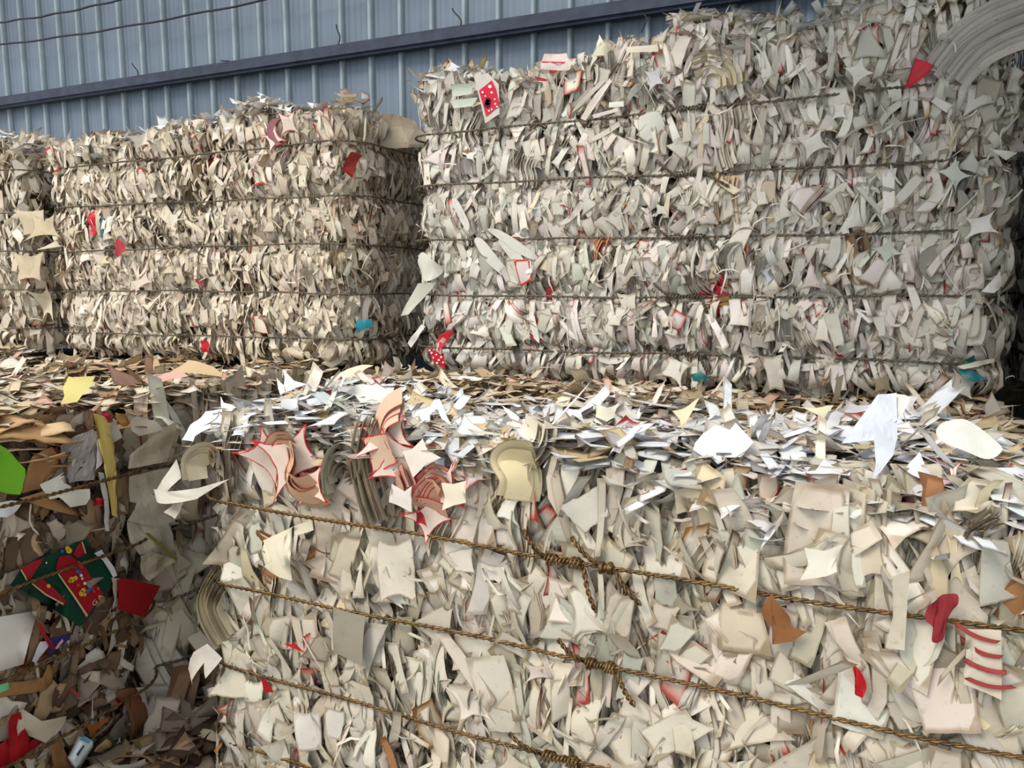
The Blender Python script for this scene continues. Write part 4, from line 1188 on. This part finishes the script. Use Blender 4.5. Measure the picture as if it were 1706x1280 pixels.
loose('pink_stack', 'pale pink folded stack on the bale top below the red scrap', sub([(620, 690), (720, 640), (850, 620), (890, 640), (760, 680), (720, 705)], 0, 400, S1), (260, 650), 1.1, (206, 160, 146), bend=.2)
loose('tan_fan', 'tan fan of folded card below the upper left bale', sub([(790, 610), (900, 575), (1010, 600), (1065, 635), (900, 640)], 0, 400, S1), (320, 624), .9, (190, 166, 128), bend=.3)

# ---- brown bale at lower left
f = lambda d: face_plane(Bb, 'x', d - .03)
b1 = lambda pts: sub(pts, 0, 660, S2)
b2 = lambda pts: sub(pts, 0, 880, S2)
b3 = lambda pts: sub(pts, 0, 1055, S2)
outline('cardboard_piece', b1([(190, 920), (250, 740), (310, 570), (480, 480), (540, 560), (550, 690), (470, 760), (400, 850), (380, 880)]), f(.055), (158, 118, 78), 'card', Bb.root, crump=.002, thick=.004)
outline('cardboard_piece', b1([(180, 970), (440, 890), (500, 960), (800, 1140), (600, 1110), (350, 1040)]), f(.055), (164, 122, 80), 'card', Bb.root, crump=.002, thick=.004)
outline('grey_film', b1([(540, 470), (700, 380), (860, 310), (930, 350), (945, 480), (880, 700), (860, 790), (620, 820), (600, 690), (560, 590)]), f(.05), (158, 150, 146), 'plastic', Bb.root, crump=.004, cuts=5, facet=.05, label='grey plastic film')
outline('green_sheet', b1([(-160, 480), (0, 460), (60, 500), (130, 570), (235, 690), (225, 780), (185, 935), (80, 930), (-160, 860)]), f(.065), (112, 176, 40), 'plastic', Bb.root, crump=.003, label='bright green plastic sheet')
outline('torn_paper', b1([(390, 840), (540, 760), (600, 720), (610, 800), (480, 880), (600, 880), (650, 840), (720, 890), (850, 880), (860, 970), (820, 1030), (660, 1055), (600, 1000), (560, 960), (470, 980)]), f(.065), (226, 220, 206), 'clean', Bb.root, crump=.003)
outline('torn_paper', b1([(-100, 1010), (0, 1010), (110, 990), (215, 1000), (170, 1080), (60, 1150), (-100, 1140)]), f(.06), (222, 222, 222), 'clean', Bb.root, crump=.003)
outline('yellow_strap', b1([(880, 160), (980, 190), (1035, 270), (1085, 480), (1075, 700), (1062, 850), (1110, 1150), (1060, 1130), (1022, 900), (1030, 700), (1040, 520), (1000, 330), (960, 220), (880, 180)]), f(.075), (196, 172, 96), 'plastic', Bb.root, crump=.002, label='yellow plastic strap')
outline('paper_strip', b1([(920, 340), (990, 310), (1000, 500), (960, 640), (900, 710), (940, 560)]), f(.065), (214, 204, 198), 'paper', Bb.root, crump=.002)
outline('paper_strip', b1([(930, 720), (990, 730), (1020, 900), (1040, 1100), (1040, 1280), (1000, 1280), (985, 1000)]), f(.065), (206, 198, 194), 'paper', Bb.root, crump=.002)
outline('red_scrap', b1([(890, 1000), (930, 960), (990, 990), (990, 1030), (930, 1050), (890, 1040)]), f(.06), (160, 20, 36), 'plastic', Bb.root)
outline('red_scrap', b1([(970, 150), (1030, 170), (1045, 240), (1000, 220)]), f(.05), (176, 24, 52), 'plastic', Bb.root)
outline('cardboard_piece', b1([(1090, 160), (1200, 180), (1230, 240), (1180, 290), (1140, 280)]), f(.05), (166, 120, 70), 'card', Bb.root, thick=.003)
outline('cardboard_tube', b1([(1065, 790), (1185, 750), (1200, 1000), (1190, 1110), (1110, 1120), (1080, 980)]), f(.03), (128, 104, 76), 'card', Bb.root, bend=.5, thick=.003)
pk = outline('printed_package', b2([(90, 545), (190, 390), (340, 290), (480, 250), (600, 240), (770, 120), (820, 105), (860, 170), (850, 230), (980, 290), (1080, 460), (1000, 610), (930, 700), (830, 870), (760, 940), (640, 860), (560, 800), (400, 700), (230, 600)]),
             f(.07), (20, 58, 44), 'plastic', Bb.root, crump=.0015, label='dark green and red printed wrapper')
fp = f(.0745)
for pts in ([(190, 390), (330, 310), (420, 285), (340, 400), (300, 470), (250, 500)], [(290, 515), (400, 478), (520, 580), (625, 690), (600, 742), (430, 620)],
            [(530, 390), (560, 270), (660, 255), (720, 300), (790, 340), (870, 480), (980, 620), (850, 800), (820, 860), (700, 640), (600, 500)], [(690, 250), (760, 130), (810, 240), (740, 285)]):
    outline('red_band', b2(pts), fp, (150, 28, 38), 'plastic', pk, crump=.0005)
for pts in ([(530, 415), (545, 415), (720, 655), (835, 830), (820, 840), (700, 660)], [(285, 520), (300, 515), (440, 625), (605, 715), (600, 728), (430, 638)], [(195, 400), (207, 395), (262, 495), (250, 500)], [(770, 132), (782, 130), (818, 240), (806, 243)]):
    outline('gold_line', b2(pts), f(.0775), (196, 172, 120), 'plastic', pk, crump=.0003, cuts=1)
dots('yellow_spot', b2([(680, 490), (715, 475), (665, 500), (775, 620), (790, 590), (800, 630), (655, 215), (640, 195), (460, 550)]), f(.078), pk, (206, 164, 50), [5, 4, 3.5])
dots('blue_spot', b2([(735, 410), (755, 425), (850, 580), (830, 600), (590, 220), (875, 570)]), f(.078), pk, (60, 92, 150), [3.4, 3, 3])
dots('white_spot', b2([(770, 450), (805, 525), (780, 480), (440, 330)]), f(.0785), pk, (214, 206, 196), [2.6, 2.6, 2, 1.5])
dots('red_spot', b2([(750, 330), (720, 375), (740, 540), (770, 365), (890, 600), (930, 575)]), f(.079), pk, (190, 60, 50), [3, 2.5, 3])
for ch, px, py in (('G', 900, 710), ('A', 950, 655)):
    tc = bpy.data.curves.new('letter', 'FONT'); tc.body = ch; tc.size = .022; tc.align_x = 'CENTER'; tc.align_y = 'CENTER'; tc.extrude = .0002
    to = bpy.data.objects.new('tmp_letter', tc); COL.objects.link(to)
    dg = bpy.context.evaluated_depsgraph_get()
    me = bpy.data.meshes.new_from_object(to.evaluated_get(dg)); bpy.data.objects.remove(to)
    me.materials.clear(); me.materials.append(M['plastic'])
    lo_ = link('printed_letter', me, pk)
    q = hit(*b2([(px, py)])[0], *f(.079))
    lo_.rotation_euler = (math.pi / 2, D2(-38), math.pi / 2)
    lo_.rotation_mode = 'XYZ'
    lo_.matrix_basis = Matrix.Translation(q - Bb.root.location - pk.location) @ Matrix.Rotation(math.pi / 2, 4, 'Z') @ Matrix.Rotation(math.pi / 2, 4, 'X') @ Matrix.Rotation(D2(35), 4, 'Z')
    lo_.color = (*lin(206, 176, 140), 1)
outline('white_flap', b2([(890, 240), (960, 205), (1080, 370), (1110, 450), (1075, 470), (980, 310)]), f(.082), (206, 202, 200), 'clean', Bb.root, crump=.001)
outline('beige_flap', b2([(1060, 470), (1130, 480), (1120, 740), (1070, 775), (1085, 640)]), f(.078), (176, 164, 146), 'paper', Bb.root, crump=.002)
outline('red_square', b2([(1110, 490), (1180, 475), (1520, 550), (1370, 850), (1110, 770), (1135, 620)]), f(.09), (136, 26, 34), 'plastic', Bb.root, crump=.0015, label='plain dark red square of film')
outline('white_board', b2([(-200, 860), (0, 838), (350, 785), (310, 980), (220, 1290), (0, 1350), (-200, 1380)]), f(.075), (222, 214, 204), 'clean', Bb.root, crump=.0015, thick=.003, label='clean white board')
pb = outline('purple_box', b2([(460, 1050), (680, 990), (650, 1060), (520, 1160), (470, 1210), (440, 1120)]), f(.065), (58, 44, 96), 'plastic', Bb.root, crump=.001)
outline('box_label', b2([(380, 1080), (440, 1070), (460, 1120), (340, 1280), (300, 1260)]), f(.068), (206, 198, 204), 'clean', Bb.root, crump=.001)
outline('box_print', b2([(520, 1140), (590, 1050), (600, 1075), (540, 1150)]), f(.0685), (206, 160, 170), 'plastic', pb, crump=.0004, cuts=1)
outline('red_strap', b2([(360, 900), (400, 880), (420, 980), (520, 1140), (490, 1160), (390, 1010)]), f(.08), (150, 30, 36), 'plastic', Bb.root, crump=.001)
outline('green_tag', b3([(-60, 500), (0, 490), (75, 465), (90, 530), (0, 570), (-60, 590)]), f(.075), (120, 196, 140), 'plastic', Bb.root, crump=.001, label='small green tag')
outline('kraft_band', b3([(90, 470), (420, 430), (470, 300), (520, 330), (500, 480), (420, 540), (200, 570), (0, 620), (0, 580)]), f(.06), (142, 104, 64), 'card', Bb.root, thick=.003)
outline('red_film', b3([(90, 770), (180, 740), (190, 800), (160, 880), (170, 1000), (250, 1020), (330, 1000), (420, 1040), (300, 1110), (180, 1210), (90, 1290), (-80, 1290), (-80, 1130), (80, 1000)]), f(.07), (150, 22, 30), 'plastic', Bb.root, crump=.004, label='torn red film')
outline('cream_film', b3([(190, 740), (240, 730), (380, 830), (640, 790), (640, 850), (520, 960), (430, 1040), (290, 980), (240, 1020), (250, 1080), (175, 1085), (160, 900)]), f(.075), (190, 178, 154), 'paper', Bb.root, crump=.004)
cb_ = outline('small_carton', b3([(660, 1190), (770, 985), (800, 980), (860, 1020), (860, 1070), (750, 1230), (700, 1270)]), f(.08), (206, 212, 210), 'plastic', Bb.root, crump=.0005, thick=.02, label='small white and blue carton')
outline('blue_end', b3([(770, 985), (800, 980), (862, 1020), (845, 1048), (752, 1012)]), f(.0915), (96, 156, 190), 'plastic', cb_, crump=.0003, cuts=1)
outline('carton_print', b3([(720, 1150), (790, 1060), (800, 1075), (740, 1170)]), f(.0915), (80, 84, 86), 'plastic', cb_, crump=.0003, cuts=1)
outline('kraft_piece', b3([(440, 1040), (540, 1000), (580, 1040), (640, 1150), (700, 1290), (520, 1290)]), f(.07), (136, 96, 60), 'card', Bb.root, thick=.003)
outline('kraft_roll', b3([(1060, 560), (1240, 510), (1330, 640), (1380, 860), (1290, 920), (1230, 1050), (1200, 900), (1180, 700)]), f(.05), (112, 72, 46), 'card', Bb.root, bend=.5, thick=.003, smooth=True)
outline('folded_strip', b3([(1290, 520), (1345, 510), (1405, 690), (1480, 575), (1500, 640), (1430, 775), (1380, 770)]), f(.06), (176, 166, 154), 'paper', Bb.root)
outline('tan_wedge', b3([(1000, 1170), (1070, 1110), (1200, 1100), (1050, 1200), (900, 1290), (870, 1280)]), f(.065), (168, 134, 84), 'card', Bb.root, thick=.003)
outline('tan_wedge', b3([(880, 1120), (1000, 1000), (1085, 1060), (960, 1140)]), f(.06), (176, 148, 104), 'card', Bb.root, thick=.003)
outline('orange_scrap', b3([(770, 860), (880, 870), (1030, 790), (1010, 840), (900, 900), (890, 990), (850, 990), (830, 900)]), f(.06), (140, 84, 36), 'card', Bb.root, crump=.002)
for i in range(11):       # wavy layers of board along the top edge
    y = 1.10 + .045 * (i % 6); z = 1.085 - .011 * i
    r = np.random.default_rng(90 + i)
    p = params(1, 'chunk', r); p['w'] = np.array([.22]); p['h'] = np.array([.24]); p['k'] = np.array([1.5 * (-1) ** i]); p['amp'] = np.array([.06]); p['jag'] = np.array([.02]); p['fold'] *= 0; p['tp'] *= .3
    L = shape_local(p, 12, 12, r)[0]
    o = link('board_layer', mesh_np('board_layer', L, grid_faces(12, 12), None, np.zeros(144), mat=M['card']), Bb.root)
    o.location = Vector((-2.06 + .014 * (i % 3), y + .08, z - .005)) - Bb.root.location
    o.rotation_euler = (.06 * math.sin(i), .05 * math.cos(2 * i), i * 1.3)
    o.color = (*lin(*[(196, 158, 112), (176, 138, 94), (206, 176, 134), (150, 110, 74)][i % 4]), 1)
    so = o.modifiers.new('thickness', 'SOLIDIFY'); so.thickness = .003

# ---- plain bale between
f = lambda d: face_plane(Cb, 'x', d)
outline('large_sheet', b1([(1200, 760), (1650, 660), (1690, 760), (1500, 880), (1400, 900), (1500, 1010), (1700, 1000), (1690, 1150), (1500, 1240), (1180, 1180), (1270, 1010), (1205, 1000)]), f(.04), (190, 180, 160), parent=Cb.root, crump=.002, cuts=5, facet=.05)
outline('large_sheet', b1([(1210, 560), (1420, 380), (1660, 240), (1650, 400), (1560, 620), (1200, 690)]), f(.04), (188, 174, 150), parent=Cb.root, crump=.002, cuts=5, facet=.05)
outline('large_sheet', b1([(1230, 250), (1300, 190), (1480, 240), (1540, 320), (1320, 380), (1240, 330)]), f(.045), (206, 194, 172), parent=Cb.root, crump=.004)
outline('large_sheet', b1([(1000, 300), (1100, 220), (1150, 390), (1050, 480)]), f(.045), (168, 158, 146), parent=Cb.root, crump=.003)
outline('green_strap', b2([(1370, 40), (1420, 50), (1640, 240), (1690, 290), (1670, 320), (1600, 250), (1400, 80)]), f(.065), (128, 124, 60), 'plastic', Cb.root, crump=.001, label='olive strap')
outline('large_sheet', b2([(1190, -60), (1560, -70), (1620, 60), (1640, 200), (1380, 240), (1300, 250), (1210, 120)]), f(.035), (186, 176, 154), parent=Cb.root, crump=.002, cuts=5, facet=.05)
outline('folded_sheet', b2([(1300, 260), (1420, 220), (1660, 300), (1560, 380), (1400, 500), (1330, 430)]), f(.045), (180, 168, 142), parent=Cb.root, crump=.002, cuts=5, facet=.05)

# ------------------------------------------------------------------ scraps fallen into the narrow passage
deb_root = empty('fallen_scraps', (-1.75, 1.6, 0))
pd = Pile(); rd = np.random.default_rng(21)
nd = 900
X = rd.uniform(-1.9, -1.62, nd); Y = rd.uniform(.7, 2.4, nd)
Z = rd.uniform(0, 1, nd) * (.06 + .12 * np.clip((Y - .9) / 1.0, 0, 1))
for kname, a0_, a1_ in (('plate', 0, 500), ('chunk', 500, 750), ('strip', 750, 900)):
    q = slice(a0_, a1_); m_ = a1_ - a0_
    pd.add(params(m_, kname, rd, 1.3), np.stack([X[q], Y[q], Z[q]], -1), frames_up(m_, .5, rd), pick('brown', m_, rd), rd)
ob = pd.build('fallen_scraps_heap', deb_root, M['stuff'])
ob.parent = None; ob.location = deb_root.location; ob.name = 'fallen_scraps'
bpy.data.objects.remove(deb_root); ob.name = 'fallen_scraps'
tag(ob, 'heap of fallen paper scraps in the narrow passage left of the foreground bale', 'paper scraps', kind='stuff')
